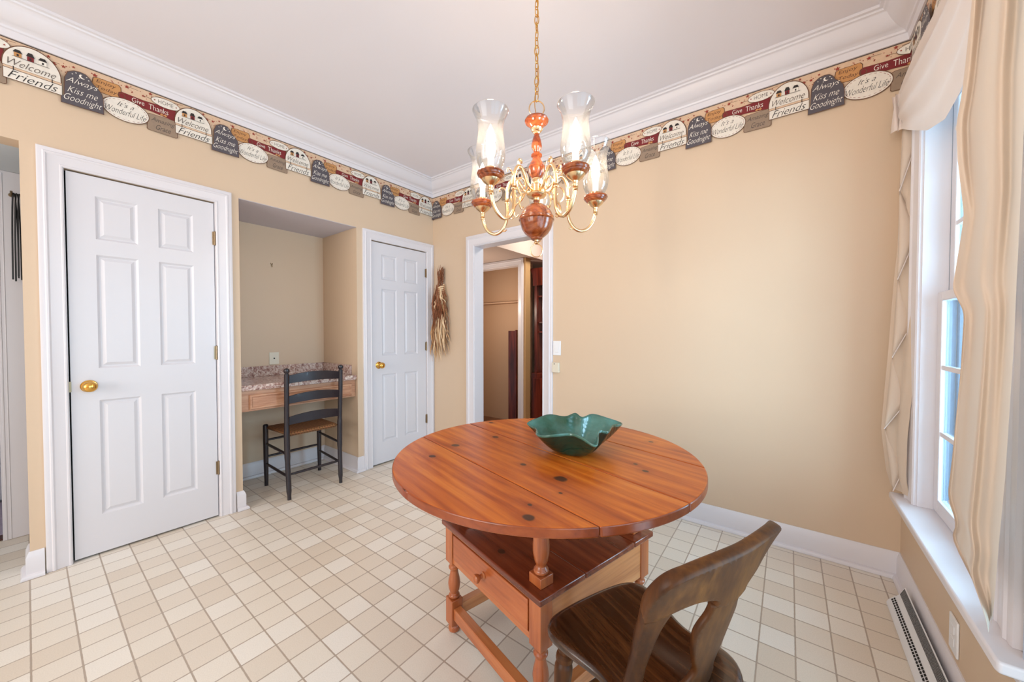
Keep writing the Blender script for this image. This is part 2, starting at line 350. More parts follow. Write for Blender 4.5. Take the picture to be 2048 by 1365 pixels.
class MB:
    def __init__(self): self.v = []; self.f = []; self.m = []

    def add(self, vs, fs, mi=0):
        k = len(self.v); self.v += [tuple(p) for p in vs]
        for f in fs: self.f.append(tuple(i + k for i in f)); self.m.append(mi)

    def box(self, x0, x1, y0, y1, z0, z1, mi=0):
        x0, x1 = sorted((x0, x1)); y0, y1 = sorted((y0, y1)); z0, z1 = sorted((z0, z1))
        vs = [(x, y, z) for z in (z0, z1) for y in (y0, y1) for x in (x0, x1)]
        self.add(vs, [(0, 2, 3, 1), (4, 5, 7, 6), (0, 1, 5, 4), (2, 6, 7, 3), (0, 4, 6, 2), (1, 3, 7, 5)], mi)
        return self

    def lathe(self, prof, c=(0, 0, 0), seg=32, axis='z', mi=0, cap=True):
        rings = []
        k = len(self.v)
        for (r, z) in prof:
            for i in range(seg):
                a = 2 * PI * i / seg
                if axis == 'z': p = (c[0] + r * math.cos(a), c[1] + r * math.sin(a), c[2] + z)
                elif axis == 'x': p = (c[0] + z, c[1] + r * math.cos(a), c[2] + r * math.sin(a))
                else: p = (c[0] + r * math.cos(a), c[1] + z, c[2] + r * math.sin(a))
                self.v.append(p)
        n = len(prof)
        for j in range(n - 1):
            for i in range(seg):
                a = k + j * seg + i; b = k + j * seg + (i + 1) % seg
                self.f.append((a, b, b + seg, a + seg)); self.m.append(mi)
        if cap:
            self.f.append(tuple(k + i for i in range(seg))[::-1]); self.m.append(mi)
            self.f.append(tuple(k + (n - 1) * seg + i for i in range(seg))); self.m.append(mi)
        return self

    def tube(self, pts, rad, seg=10, closed=False, mi=0, flat=1.0, cap=True):
        pts = [Vector(p) for p in pts]; n = len(pts)
        if not hasattr(rad, '__len__'): rad = [rad] * n
        k = len(self.v)
        prev = None
        for i, p in enumerate(pts):
            if closed: t = pts[(i + 1) % n] - pts[i - 1]
            else: t = pts[min(i + 1, n - 1)] - pts[max(i - 1, 0)]
            t.normalize()
            if prev is None:
                u = t.orthogonal().normalized()
            else:
                u = (prev - t * prev.dot(t))
                if u.length < 1e-6: u = t.orthogonal()
                u.normalize()
            prev = u; w_ = t.cross(u)
            for j in range(seg):
                a = 2 * PI * j / seg
                self.v.append(tuple(p + (u * math.cos(a) + w_ * math.sin(a) * flat) * rad[i]))
        m = n if closed else n - 1
        for i in range(m):
            for j in range(seg):
                a = k + i * seg + j; b = k + i * seg + (j + 1) % seg
                c = k + ((i + 1) % n) * seg + (j + 1) % seg; d = k + ((i + 1) % n) * seg + j
                self.f.append((a, b, c, d)); self.m.append(mi)
        if not closed and cap:
            self.f.append(tuple(k + j for j in range(seg))[::-1]); self.m.append(mi)
            self.f.append(tuple(k + (n - 1) * seg + j for j in range(seg))); self.m.append(mi)
        return self

    def prism(self, poly, z0, z1, T=None, mi=0):
        """extrude 2d polygon between z0 and z1; T maps (a,b,c)->point"""
        T = T or (lambda a, b, c: (a, b, c)); n = len(poly)
        vs = [T(a, b, z0) for a, b in poly] + [T(a, b, z1) for a, b in poly]
        fs = [tuple(range(n))[::-1], tuple(range(n, 2 * n))] + [(i, (i + 1) % n, n + (i + 1) % n, n + i) for i in range(n)]
        self.add(vs, fs, mi); return self

    def grid(self, P, nu, nv, mi=0, wrap=False):
        k = len(self.v)
        for i in range(nu):
            for j in range(nv): self.v.append(tuple(P(i / (nu - 1 if not wrap else nu), j / (nv - 1))))
        for i in range(nu if wrap else nu - 1):
            for j in range(nv - 1):
                a = k + i * nv + j; b = k + ((i + 1) % nu) * nv + j
                self.f.append((a, b, b + 1, a + 1)); self.m.append(mi)
        return self

    def sweep(self, path, prof, U, mi=0, cap=True, closed=False):
        U = Vector(U); path = [Vector(p) for p in path]; n = len(path); k = len(self.v); q = len(prof)
        for i, p in enumerate(path):
            ns = []
            if closed or i > 0: ns.append(U.cross((p - path[i - 1]).normalized()))
            if closed or i < n - 1: ns.append(U.cross((path[(i + 1) % n] - p).normalized()))
            if len(ns) == 2:
                d = 1 + ns[0].dot(ns[1]); m = (ns[0] + ns[1]) / max(d, 0.05)
            else: m = ns[0]
            for (a, b) in prof: self.v.append(tuple(p + m * a + U * b))
        for i in range(n if closed else n - 1):
            for j in range(q):
                a = k + i * q + j; b = k + i * q + (j + 1) % q; c = k + ((i + 1) % n) * q
                self.f.append((a, b, c + (j + 1) % q, c + j)); self.m.append(mi)
        if cap and not closed:
            self.f.append(tuple(k + j for j in range(q))); self.m.append(mi)
            self.f.append(tuple(k + (n - 1) * q + j for j in range(q))[::-1]); self.m.append(mi)
        return self

    def mesh(self, name, mats, smooth=True, angle=35, recalc=True):
        me = bpy.data.meshes.new(name); me.from_pydata(self.v, [], self.f)
        if not isinstance(mats, (list, tuple)): mats = [mats]
        for m in mats: me.materials.append(m)
        me.polygons.foreach_set('material_index', self.m)
        if recalc:
            bm = bmesh.new(); bm.from_mesh(me); bmesh.ops.recalc_face_normals(bm, faces=bm.faces); bm.to_mesh(me); bm.free()
        if smooth:
            me.polygons.foreach_set('use_smooth', [True] * len(me.polygons))
            me.set_sharp_from_angle(angle=math.radians(angle))
        me.update(); return me

    def build(self, name, mats, parent=None, smooth=True, angle=35, bevel=0, bseg=2, recalc=True, solid=0, loc=None):
        me = self.mesh(name, mats, smooth, angle, recalc)
        o = bpy.data.objects.new(name, me); COL.objects.link(o)
        if parent: o.parent = parent
        if loc: o.location = loc
        if solid:
            md = o.modifiers.new('solid', 'SOLIDIFY'); md.thickness = solid; md.offset = 0
        if bevel:
            md = o.modifiers.new('bevel', 'BEVEL'); md.width = bevel; md.segments = bseg; md.limit_method = 'ANGLE'; md.angle_limit = math.radians(40)
            md.harden_normals = False
        return o


def thing(name, label, cat, loc=(0, 0, 0), rz=0, group=None):
    o = bpy.data.objects.new(name, None); COL.objects.link(o); o.location = loc; o.rotation_euler = (0, 0, rz)
    o.empty_display_size = 0.05
    return tag(o, label, cat, group)


def tag(o, label, cat, group=None):
    o['label'] = label; o['category'] = cat
    if group: o['group'] = group
    return o


def struct(o): o['kind'] = 'structure'; return o


def sempty(name, loc=(0, 0, 0)):
    o = bpy.data.objects.new(name, None); COL.objects.link(o); o.location = loc; o.empty_display_size = 0.05
    o['kind'] = 'structure'; return o


def smooth_path(pts, n=8):
    """catmull-rom through points"""
    P = [Vector(p) for p in pts]; P = [P[0] * 2 - P[1]] + P + [P[-1] * 2 - P[-2]]; out = []
    for i in range(1, len(P) - 2):
        for k in range(n):
            t = k / n; a, b, c, d = P[i - 1:i + 3]
            out.append(0.5 * ((2 * b) + (c - a) * t + (2 * a - 5 * b + 4 * c - d) * t * t + (3 * b - a - 3 * c + d) * t ** 3))
    out.append(P[-2]); return out


def lerp_tab(tab, x):
    if x <= tab[0][0]: return tab[0][1]
    for (a, va), (b, vb) in zip(tab, tab[1:]):
        if x <= b: return va + (vb - va) * (x - a) / (b - a)
    return tab[-1][1]


# ------------------------------------------------------------------ room shell
TH = 0.12
b = MB()   # left wall (doors, desk alcove, side opening)
for y0, y1, z0, z1 in [(-3.0, -1.1, 0, ZC), (-1.1, -0.008, 2.126, ZC), (-0.008, 0.125, 0, ZC), (0.125, 0.745, 2.043, ZC), (0.745, 0.872, 0, ZC),
                       (0.872, 1.712, 2.1095, ZC), (1.712, 1.848, 0, ZC), (1.848, 2.468, 2.028, ZC), (2.468, YB + TH, 0, ZC)]:
    b.box(XA - TH, XA, y0, y1, z0, z1)
b.box(-3.67, -3.55, 0.75, 1.84, 0, 2.25)           # alcove back
b.box(-3.55, XA - TH, 0.752, 0.872, 0, 2.25); b.box(-3.55, XA - TH, 1.712, 1.832, 0, 2.25)
b.box(XA - TH - 0.02, XA - TH, 0.10, 0.745, 0, 2.06); b.box(XA - TH - 0.02, XA - TH, 1.848, 2.5, 0, 2.05)
struct(b.build('wall_left', M_wall, smooth=False))
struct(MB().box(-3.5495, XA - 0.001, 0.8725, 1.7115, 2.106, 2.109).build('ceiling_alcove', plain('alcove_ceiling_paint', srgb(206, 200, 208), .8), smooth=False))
b = MB()
for x0, x1, z0, z1 in [(XA, -2.385, 0, ZC), (-2.385, -1.606, 2.032, ZC), (-1.606, XC + TH, 0, ZC)]: b.box(x0, x1, YB, YB + TH, z0, z1)
struct(b.build('wall_back', M_wall, smooth=False))
b = MB()
for y0, y1, z0, z1 in [(-3.0, -0.6, 0, ZC), (-0.6, 1.36, 2.1, ZC), (1.36, 1.50, 0, ZC), (1.50, 2.30, 0, 0.44), (1.50, 2.30, 2.2, ZC), (2.30, YB, 0, ZC)]:
    b.box(XC, XC + TH, y0, y1, z0, z1)
struct(b.build('wall_right', M_wall, smooth=False))
b = MB()
for x0, x1, z0, z1 in [(XA - TH, -2.9, 0, ZC), (-2.9, 0.1, 2.5, ZC), (-2.9, 0.1, 0, 0.6), (0.1, XC + TH, 0, ZC)]: b.box(x0, x1, -3.12, -3.0, z0, z1)
struct(b.build('wall_rear', M_wall, smooth=False))
struct(MB().box(-5.6, 1.0, -3.2, YB + TH, ZC, ZC + 0.1).build('ceiling', M_ceil, smooth=False))
struct(MB().box(-3.70, XC + TH, -3.12, YB + 0.06, -0.05, 0).build('floor', M_floor, smooth=False))

# crown moulding all round
crown = [(0, 2.597), (.010, 2.597), (.013, 2.615), (.016, 2.628), (.024, 2.631), (.027, 2.640), (.034, 2.646), (.046, 2.650), (.058, 2.657), (.070, 2.668),
         (.082, 2.682), (.092, 2.697), (.099, 2.710), (.104, 2.714), (.112, 2.716), (.116, 2.724), (.128, 2.727), (.130, 2.7395), (0, 2.7395)]
b = MB(); b.sweep([(XC, -3, 0), (XC, YB, 0), (XA, YB, 0), (XA, -3, 0)], crown, (0, 0, 1))
struct(b.build('trim_1', M_trim, angle=25))

base = [(0, 0.001), (.030, 0.001), (.030, .010), (.026, .018), (.019, .022), (.014, .023), (.014, .102), (.011, .108), (.010, .114), (.006, .122), (.004, .128), (0, .128)]
b = MB()
b.sweep([(XA, 1.763, 0), (XA, 1.712, 0), (-3.55, 1.712, 0), (-3.55, 0.872, 0), (XA, 0.872, 0), (XA, 0.835, 0)], base, (0, 0, 1))
b.sweep([(XA, 0.036, 0), (XA, -0.008, 0), (XA - TH, -0.008, 0)], base, (0, 0, 1))
struct(b.build('baseboard_left', M_trim, angle=30))
b = MB(); b.sweep([(XC, 1.36, 0), (XC, YB, 0), (-1.516, YB, 0)], base, (0, 0, 1)); b.sweep([(-2.481, YB, 0), (XA, YB, 0)], base, (0, 0, 1))
struct(b.build('baseboard_back', M_trim, angle=30))

casing_p = [(0, 0), (0, .009), (.004, .013), (.009, .013), (.012, .010), (.030, .012), (.050, .015), (.056, .020), (.062, .020), (.066, .016), (.078, .017), (.084, .015), (.084, 0)]


def casing(name, U, p0, ptop0, ptop1, p1, wide=.084, parent=None, mat=None):
    k = wide / .084
    b = MB(); b.sweep([p0, ptop0, ptop1, p1], [(a * k, c) for a, c in casing_p], U)
    return b.build(name, mat or M_trim, parent, angle=25)


# ------------------------------------------------------------------ panel doors
def panel_face(mb, h0, h1, z0, z1, panels, T, frame=None):
    """face with recessed raised panels. panels: list of (h0,h1,z0,z1). T(h,z,d)->xyz, d<0 into slab"""
    hs = sorted({h0, h1, *[p[0] for p in panels], *[p[1] for p in panels]}); zs = sorted({z0, z1, *[p[2] for p in panels], *[p[3] for p in panels]})
    for i in range(len(hs) - 1):
        for j in range(len(zs) - 1):
            a, c, e, g = hs[i], hs[i + 1], zs[j], zs[j + 1]
            if any(p[0] - 1e-6 <= a and c <= p[1] + 1e-6 and p[2] - 1e-6 <= e and g <= p[3] + 1e-6 for p in panels): continue
            mb.add([T(a, e, 0), T(c, e, 0), T(c, g, 0), T(a, g, 0)], [(0, 1, 2, 3)])
    for (a, c, e, g) in panels:
        rings = [(0, 0), (.004, -.004), (.010, -.009), (.016, -.009), (.030, -.002), (.036, -.002)]
        prev = None
        for ins, d in rings:
            r = [T(a + ins, e + ins, d), T(c - ins, e + ins, d), T(c - ins, g - ins, d), T(a + ins, g - ins, d)]
            if prev: mb.add(prev + r, [(k, (k + 1) % 4, 4 + (k + 1) % 4, 4 + k) for k in range(4)])
            prev = r
        mb.add(prev, [(0, 1, 2, 3)])


def door(name, y0, y1, ztop, zbot, knob_y, knob_z, hinge_y, hinge_z, mirror=False):
    e = sempty(name, (XA, (y0 + y1) / 2, 0)); ox, oy = XA, (y0 + y1) / 2
    w0 = y1 - y0
    cols = [(y0 + 0.098, y0 + 0.258), (y0 + 0.343, y0 + 0.501)]
    rows = [(.218, .84), (1.012, 1.622), (1.704, 1.933)]
    sh = ztop - 2.035
    pan = [(a - oy, c - oy, e_ + sh, g + sh) for a, c in cols for e_, g in rows]
    b = MB(); T = lambda h, z, d: (d - 0.004, h, z)
    panel_face(b, y0 - oy, y1 - oy, zbot, ztop, pan, T)
    xb = -0.038
    b.add([(-.004, y0 - oy, zbot), (-.004, y1 - oy, zbot), (-.004, y1 - oy, ztop), (-.004, y0 - oy, ztop), (xb, y0 - oy, zbot), (xb, y1 - oy, zbot), (xb, y1 - oy, ztop), (xb, y0 - oy, ztop)],
          [(4, 5, 1, 0), (5, 6, 2, 1), (6, 7, 3, 2), (7, 4, 0, 3), (4, 7, 6, 5)])
    o = b.build('door_slab', M_door, e, angle=20, recalc=False)
    # jamb
    b = MB(); b.box(-.11, -.001, y0 - .013 - oy, y0 - .006 - oy, 0, ztop + .008); b.box(-.11, -.001, y1 + .004 - oy, y1 + .011 - oy, 0, ztop + .008)
    b.box(-.11, -.001, y0 - .013 - oy, y1 + .011 - oy, ztop + .0083, ztop + .012)
    b.build('door_jamb', M_trim, e, smooth=False)
    MB().box(-.10, -.045, y0 - oy - .0055, y1 - oy + .0035, 0.0, ztop + .008).build('door_gap', M_gap, e, smooth=False)
    c = casing('casing', (1, 0, 0), (0, y0 - .0085 - oy, 0.001), (0, y0 - .0085 - oy, ztop + .008), (0, y1 + .008 - oy, ztop + .008), (0, y1 + .008 - oy, 0.001), parent=e)
    b = MB(); b.lathe([(.0, 0), (.031, 0), (.032, .003), (.029, .007), (.020, .009), (.013, .013), (.011, .030), (.014, .036), (.024, .041), (.0275, .050), (.0265, .060), (.020, .068), (.008, .072), (0, .0725)], (-.004, knob_y - oy, knob_z), 28, 'x', cap=False)
    b.build('door_knob', M_brass, e)
    for hz in hinge_z:
        b = MB(); b.lathe([(.0, -.045), (.004, -.045), (.0055, -.043), (.0055, -.016), (.0048, -.0155), (.0055, -.015), (.0055, .015), (.0048, .0155), (.0055, .016), (.0055, .043), (.004, .045), (0, .047)], (.003, hinge_y - oy, hz), 12, 'z')
        b.box(-.003, -.0005, hinge_y - oy - .012, hinge_y - oy, hz - .042, hz + .042)
        b.build('hinge', M_hinge, e)
    return e


d1 = door('door_1', .133, .737, 2.035, .012, .195, .92, .740, (1.812, 1.075, .324))
MB().box(-.004, .0005, -.309, -.300, .895, .95).build('strike_plate', M_hinge, d1, smooth=False)
d2 = door('door_2', 1.856, 2.461, 2.020, .012, 1.919, .912, 2.463, (1.813, 1.069, .325))

# cased doorway in the back wall
e = sempty('door_3', (-2.0, YB, 0))
b = MB(); b.box(-.3855, -.373, -.001, TH + .001, 0.001, 2.0195); b.box(.382, .3945, -.001, TH + .001, 0.001, 2.0195); b.box(-.3855, .3945, -.001, TH + .001, 2.02, 2.034)
b.build('door_jamb', M_trim, e, smooth=False)
casing('casing', (0, -1, 0), (-.379, 0, .001), (-.379, 0, 2.026), (.388, 0, 2.026), (.388, 0, .001), wide=.094, parent=e)
casing('casing', (0, 1, 0), (.388, TH, .001), (.388, TH, 2.026), (-.379, TH, 2.026), (-.379, TH, .001), wide=.094, parent=e)

# ------------------------------------------------------------------ window
e = sempty('window_1', (XC, 1.875, 1.3)); ox = Vector((XC, 1.875, 1.3))


def WB(b, x0, x1, y0, y1, z0, z1): b.box(x0 - ox.x, x1 - ox.x, y0 - ox.y, y1 - ox.y, z0 - ox.z, z1 - ox.z)


b = MB(); WB(b, XC - .001, .545, 2.288, 2.301, .4585, 2.178); WB(b, XC - .001, .545, 1.499, 1.512, .4585, 2.178); WB(b, XC - .001, .545, 1.499, 2.301, 2.1785, 2.201)
b.build('window_jamb', M_trim, e, smooth=False)
b = MB()
p = lambda y, z: (-.0 , y - ox.y, z - ox.z)
b.sweep([p(2.294, .4585), p(2.294, 2.184), p(1.506, 2.184), p(1.506, .4585)], [(a * 1.40, c * 1.2) for a, c in casing_p], (-1, 0, 0))
b.build('casing', M_trim, e, angle=25)


def sash(x0, x1, y0, y1, z0, z1, rows, cols):
    b = MB(); st = .05
    WB(b, x0, x1, y0, y0 + st, z0, z1); WB(b, x0, x1, y1 - st, y1, z0, z1); WB(b, x0, x1, y0 + st + .0003, y1 - st - .0003, z1 - .038, z1); WB(b, x0, x1, y0 + st + .0003, y1 - st - .0003, z0, z0 + .055)
    o = b.build('sash', M_trim, e, bevel=.003, smooth=True)
    b = MB(); g0, g1 = z0 + .055, z1 - .038; h0, h1 = y0 + st, y1 - st; xm = (x0 + x1) / 2
    for i in range(1, rows): zz = g0 + (g1 - g0) * i / rows; WB(b, xm - .008, xm + .008, h0, h1, zz - .009, zz + .009)
    for i in range(1, cols): yy = h0 + (h1 - h0) * i / cols; WB(b, xm - .007, xm + .007, yy - .009, yy + .009, g0, g1)
    b.build('muntins', M_trim, o, smooth=False)
    b = MB(); WB(b, xm - .002, xm + .002, h0, h1, g0, g1); b.build('pane', M_pane, o, smooth=False)


sash(.492, .520, 1.513, 2.287, .462, 1.370, 3, 3)
sash(.522, .548, 1.513, 2.287, 1.335, 2.178, 3, 3)
b = MB(); WB(b, .5495, .575, 2.27, 2.2995, .4625, 2.17); WB(b, .5495, .575, 1.5005, 1.53, .4625, 2.17)
b.build('outer_shade_frame', plain('outer_shade_blue_grey', srgb(112, 132, 148), .5), e, smooth=False)  # added frame, its blue-grey colour stands for shade on the over-lit outer jamb
M_shade_liner = plain('shade_liner_blue_grey', srgb(104, 124, 142), .6)  # shade colour for thin liners added over the bright jamb and sash reveals
b = MB(); WB(b, .5215, .5440, 2.2862, 2.2878, .463, 2.177); b.build('shade_liner', M_shade_liner, e, smooth=False)
b = MB(); WB(b, .5085, .5205, 2.2355, 2.2367, .520, 1.330); b.build('shade_liner', M_shade_liner, e, smooth=False)
b = MB(); WB(b, .5375, .5485, 2.2355, 2.2367, 1.392, 2.138); b.build('shade_liner', M_shade_liner, e, smooth=False)
# stool (deep white sill) and apron
b = MB(); b.prism([(.387, 1.31), (.383, 1.32), (.383, 2.425), (.387, 2.435), (.4465, 2.435), (.4465, 2.302), (.56, 2.302), (.56, 1.501), (.4465, 1.501), (.4465, 1.31)], .430, .458, lambda a, c, d: (a - ox.x, c - ox.y, d - ox.z))
b.build('window_sill', M_trim, e, bevel=.006, bseg=3)
b = MB(); WB(b, .432, .4465, 1.36, 2.40, .385, .4295); b.build('sill_apron', M_trim, e, bevel=.003)
b = MB(); WB(b, .53, .546, 2.15, 2.19, 1.345, 1.352); b.build('sash_lock', M_hinge, e)
# patio door frame to the right of the window, edge of it in view
e2 = sempty('door_4', (XC, 0.4, 0))
b = MB(); b.box(-.012, .118, .945, .9595, 0, 2.0845); b.box(-.012, .118, -1.0, -.985, 0, 2.0845); b.box(-.012, .118, -1.0, .9595, 2.085, 2.0995)
b.build('door_jamb', M_paleblue, e2, smooth=False)
b = MB(); b.box(.06, .10, .86, .944, .02, 2.08); b.box(.06, .10, -.984, -.90, .02, 2.08); b.box(.06, .10, -.07, .03, .02, 2.08); b.box(.0605, .0995, -.90, .86, 2.0, 2.0795); b.box(.0605, .0995, -.90, .86, .0205, .14)
b.build('door_frame', M_blind, e2, bevel=.003)
MB().box(.078, .082, .031, .859, .141, 1.999).box(.078, .082, -.899, -.071, .141, 1.999).build('door_pane', M_pane, e2, smooth=False)

# ------------------------------------------------------------------ wallpaper border
BC = {}


def pm(n, *c, r=.55): BC[n] = plain('border_' + n, srgb(*c), r, noise=.12, nscale=60); return BC[n]


border_mats = [pm('tan', 218, 186, 156), pm('line', 74, 58, 50), pm('slate', 84, 78, 84), pm('white', 232, 224, 212), pm('red', 122, 26, 30), pm('ochre', 198, 142, 86), pm('grey', 150, 128, 108),
               pm('brown', 104, 66, 42), pm('ink', 40, 34, 32), pm('cream', 240, 232, 220), pm('rust', 150, 52, 36), pm('greydark', 92, 78, 70)]
BI = {n: i for i, n in enumerate(['tan', 'line', 'slate', 'white', 'red', 'ochre', 'grey', 'brown', 'ink', 'cream', 'rust', 'greydark'])}
U = MB(); LAY = [0]


def poly(pts, m, step=True):
    if step: LAY[0] += 1
    d = 0.0004 * LAY[0] + .0004
    U.add([(x, y, d) for x, y in pts], [tuple(range(len(pts)))], BI[m])


def ell(cx, cy, rx, ry, n=28, tilt=0):
    return [(cx + rx * math.cos(2 * PI * i / n) * math.cos(tilt) - ry * math.sin(2 * PI * i / n) * math.sin(tilt),
             cy + rx * math.cos(2 * PI * i / n) * math.sin(tilt) + ry * math.sin(2 * PI * i / n) * math.cos(tilt)) for i in range(n)]


def inset(pts, k):
    cx = sum(p[0] for p in pts) / len(pts); cy = sum(p[1] for p in pts) / len(pts)
    out = []
    for x, y in pts:
        d = math.hypot(x - cx, y - cy); s_ = max(0, (d - k) / d); out.append((cx + (x - cx) * s_, cy + (y - cy) * s_))
    return out


def text(s_, x0, x1, y0, y1, m, shear=0.35, off=0.0, rot=0.0):
    cu = bpy.data.curves.new('t', 'FONT'); cu.body = s_; cu.size = 1; cu.shear = shear; cu.offset = off; cu.resolution_u = 3
    o = bpy.data.objects.new('t', cu); COL.objects.link(o)
    dg = bpy.context.evaluated_depsgraph_get(); me = bpy.data.meshes.new_from_object(o.evaluated_get(dg))
    vs = [v.co.copy() for v in me.vertices]; fs = [tuple(p.vertices) for p in me.polygons]
    bpy.data.objects.remove(o); bpy.data.curves.remove(cu); bpy.data.meshes.remove(me)
    ax, bx = min(v.x for v in vs), max(v.x for v in vs); ay, by = min(v.y for v in vs), max(v.y for v in vs)
    d = 0.0004 * (LAY[0] + 1) + .0004
    out = []
    for v in vs:
        x = x0 + (v.x - ax) / (bx - ax) * (x1 - x0); y = y0 + (v.y - ay) / (by - ay) * (y1 - y0)
        out.append((x, y + rot * (x - x0), d))
    U.add(out, fs, BI[m])


def star(x, y, r, m='rust'):
    pts = [(x + (r if i % 2 == 0 else r * .45) * math.cos(PI / 2 + i * PI / 5), y + (r if i % 2 == 0 else r * .45) * math.sin(PI / 2 + i * PI / 5)) for i in range(10)]
    U.add([(a, c, 0.0004 * (LAY[0]) + .0006) for a, c in pts] + [(x, y, 0.0004 * LAY[0] + .0006)], [(i, (i + 1) % 10, 10) for i in range(10)], BI[m])


PER = 0.605
poly([(0, 2.47), (PER, 2.47), (PER, 2.598), (0, 2.598)], 'tan'); poly([(0, 2.5925), (PER, 2.5925), (PER, 2.5985), (0, 2.5985)], 'line')
rb = random.Random(3)
for i in range(15):          # vines
    x = rb.uniform(0, .6); y = rb.uniform(2.54, 2.585); a = rb.uniform(-.5, .5); l = rb.uniform(.02, .045)
    dx, dy = l * math.cos(a), l * math.sin(a) * .5
    U.add([(x, y, .0013), (min(PER, x + dx), y + dy, .0013), (min(PER, x + dx), y + dy + .0015, .0013), (x, y + .0022, .0013)], [(0, 1, 2, 3)], BI['brown'])
for i in range(70):
    x = rb.uniform(.005, .6); y = rb.uniform(2.528, 2.588); r = rb.uniform(.0016, .0032)
    U.add([(a, c, .0015) for a, c in ell(x, y, r, r, 6)], [tuple(range(6))], BI['rust'])
LAY[0] += 2
for x, y, r in [(.012, 2.556, .009), (.045, 2.572, .007), (.118, 2.571, .012), (.236, 2.573, .011), (.33, 2.582, .010), (.57, 2.579, .008), (.586, 2.552, .012), (.30, 2.556, .007)]: star(x, y, r)
# ENJOY TODAY tag
tagp = [(.108, 2.492), (.104, 2.52), (.110, 2.558), (.122, 2.564), (.205, 2.566), (.214, 2.555), (.216, 2.50), (.205, 2.488)]
poly(tagp, 'brown'); poly(inset(tagp, .0035), 'ochre')
text('Enjoy', .122, .195, 2.533, 2.556, 'brown', .2); text('Today', .122, .198, 2.502, 2.525, 'brown', .2)
# GIVE THANKS ribbon
gv = [(.205, 2.497), (.199, 2.512), (.203, 2.528), (.214, 2.535), (.30, 2.531), (.44, 2.541), (.44, 2.472), (.33, 2.484), (.24, 2.486)]
poly(gv, 'brown'); poly(inset(gv, .003), 'red'); poly(ell(.216, 2.512, .013, .016, 16), 'brown'); poly(ell(.216, 2.512, .010, .013, 16), 'red')
text('Give', .254, .304, 2.500, 2.526, 'cream', 0.05, -.008); text('Thanks', .322, .405, 2.494, 2.523, 'cream', 0.05, -.008)
hp = [(.375, 2.492), (.368, 2.485), (.375, 2.479), (.384, 2.484), (.393, 2.479), (.40, 2.485), (.393, 2.492), (.384, 2.487)]
poly(hp, 'ochre')
# HOME oval
poly(ell(.395, 2.556, .064, .027), 'brown'); poly(ell(.395, 2.556, .0615, .0248), 'white'); text('HOME', .362, .428, 2.546, 2.567, 'greydark', 0, -.01)
star(.347, 2.557, .005); star(.441, 2.555, .005)
# AMAZING GRACE
gp = [(.318, 2.374), (.312, 2.38), (.316, 2.464), (.326, 2.470), (.446, 2.474), (.446, 2.378), (.438, 2.372)]
poly(gp, 'brown'); poly(inset(gp, .003), 'grey'); text('Amazing', .330, .433, 2.425, 2.455, 'greydark', .4); text('Grace', .350, .415, 2.388, 2.418, 'greydark', .4)
# WONDERFUL LIFE oval
poly(ell(.231, 2.438, .093, .063, 40), 'brown'); poly(ell(.231, 2.438, .0895, .0595, 40), 'white')
for i in range(26):
    a = 2 * PI * i / 26; c_, s2 = math.cos(a), math.sin(a); x, y = .231 + .083 * c_, 2.438 + .053 * s2; tx, ty = -.083 * s2, .053 * c_; l = math.hypot(tx, ty); tx, ty = tx / l * .0045, ty / l * .0045
    d = 0.0004 * (LAY[0] + 1) + .0004
    U.add([(x - tx, y - ty, d), (x + tx, y + ty, d), (x + tx - ty * .35, y + ty + tx * .35, d), (x - tx - ty * .35, y - ty + tx * .35, d)], [(0, 1, 2, 3)], BI['red' if i % 2 else 'rust'])
text("It's a", .196, .262, 2.452, 2.478, 'ink', .5, -.012); text('Wonderful Life', .152, .308, 2.410, 2.442, 'ink', .5, -.012)
# WELCOME arch + FRIENDS board
arch = [(.4305, 2.463)] + [(.5205 - .09 * math.cos(PI * i / 24), 2.478 + .108 * math.sin(PI * i / 24)) for i in range(25)] + [(.6105, 2.463)]
arch = [(min(x, PER + .005), y) for x, y in arch]
poly(arch, 'brown'); poly(inset(arch, .0045), 'white')
fr = [(.434, 2.404), (.434, 2.455), (.6095, 2.455), (.6095, 2.404)]
poly(fr, 'brown'); poly([(.436, 2.4065), (.436, 2.4525), (.6095, 2.4525), (.6095, 2.4065)], 'white')
poly([(.436, 2.455), (.436, 2.464), (.6095, 2.464), (.6095, 2.455)], 'tan')
text('Friends', .447, .597, 2.411, 2.447, 'ink', .45, -.01); text('Welcome', .448, .592, 2.473, 2.505, 'greydark', .45, -.012)
for hx, cc, wd in ((.478, 'ochre', .022), (.515, 'red', .020), (.552, 'cream', .022)):
    poly([(hx - wd / 2, 2.518), (hx + wd / 2, 2.518), (hx + wd / 2, 2.538), (hx - wd / 2, 2.538)], cc)
    rt = 2.552 if cc != 'red' else 2.556
    poly([(hx - wd / 2 - .003, 2.538), (hx + wd / 2 + .003, 2.538), (hx + wd / 2 - .004, rt), (hx - wd / 2 + .004, rt)], 'ink')
    poly([(hx - .003, 2.522), (hx + .003, 2.522), (hx + .003, 2.532), (hx - .003, 2.532)], 'ink')
poly([(.462, 2.5155), (.572, 2.5155), (.572, 2.5175), (.462, 2.5175)], 'ink')
for ax_ in (.463, .578): poly([(ax_, 2.448), (ax_ + .003, 2.448), (ax_ + .003, 2.468), (ax_, 2.468)], 'ink')
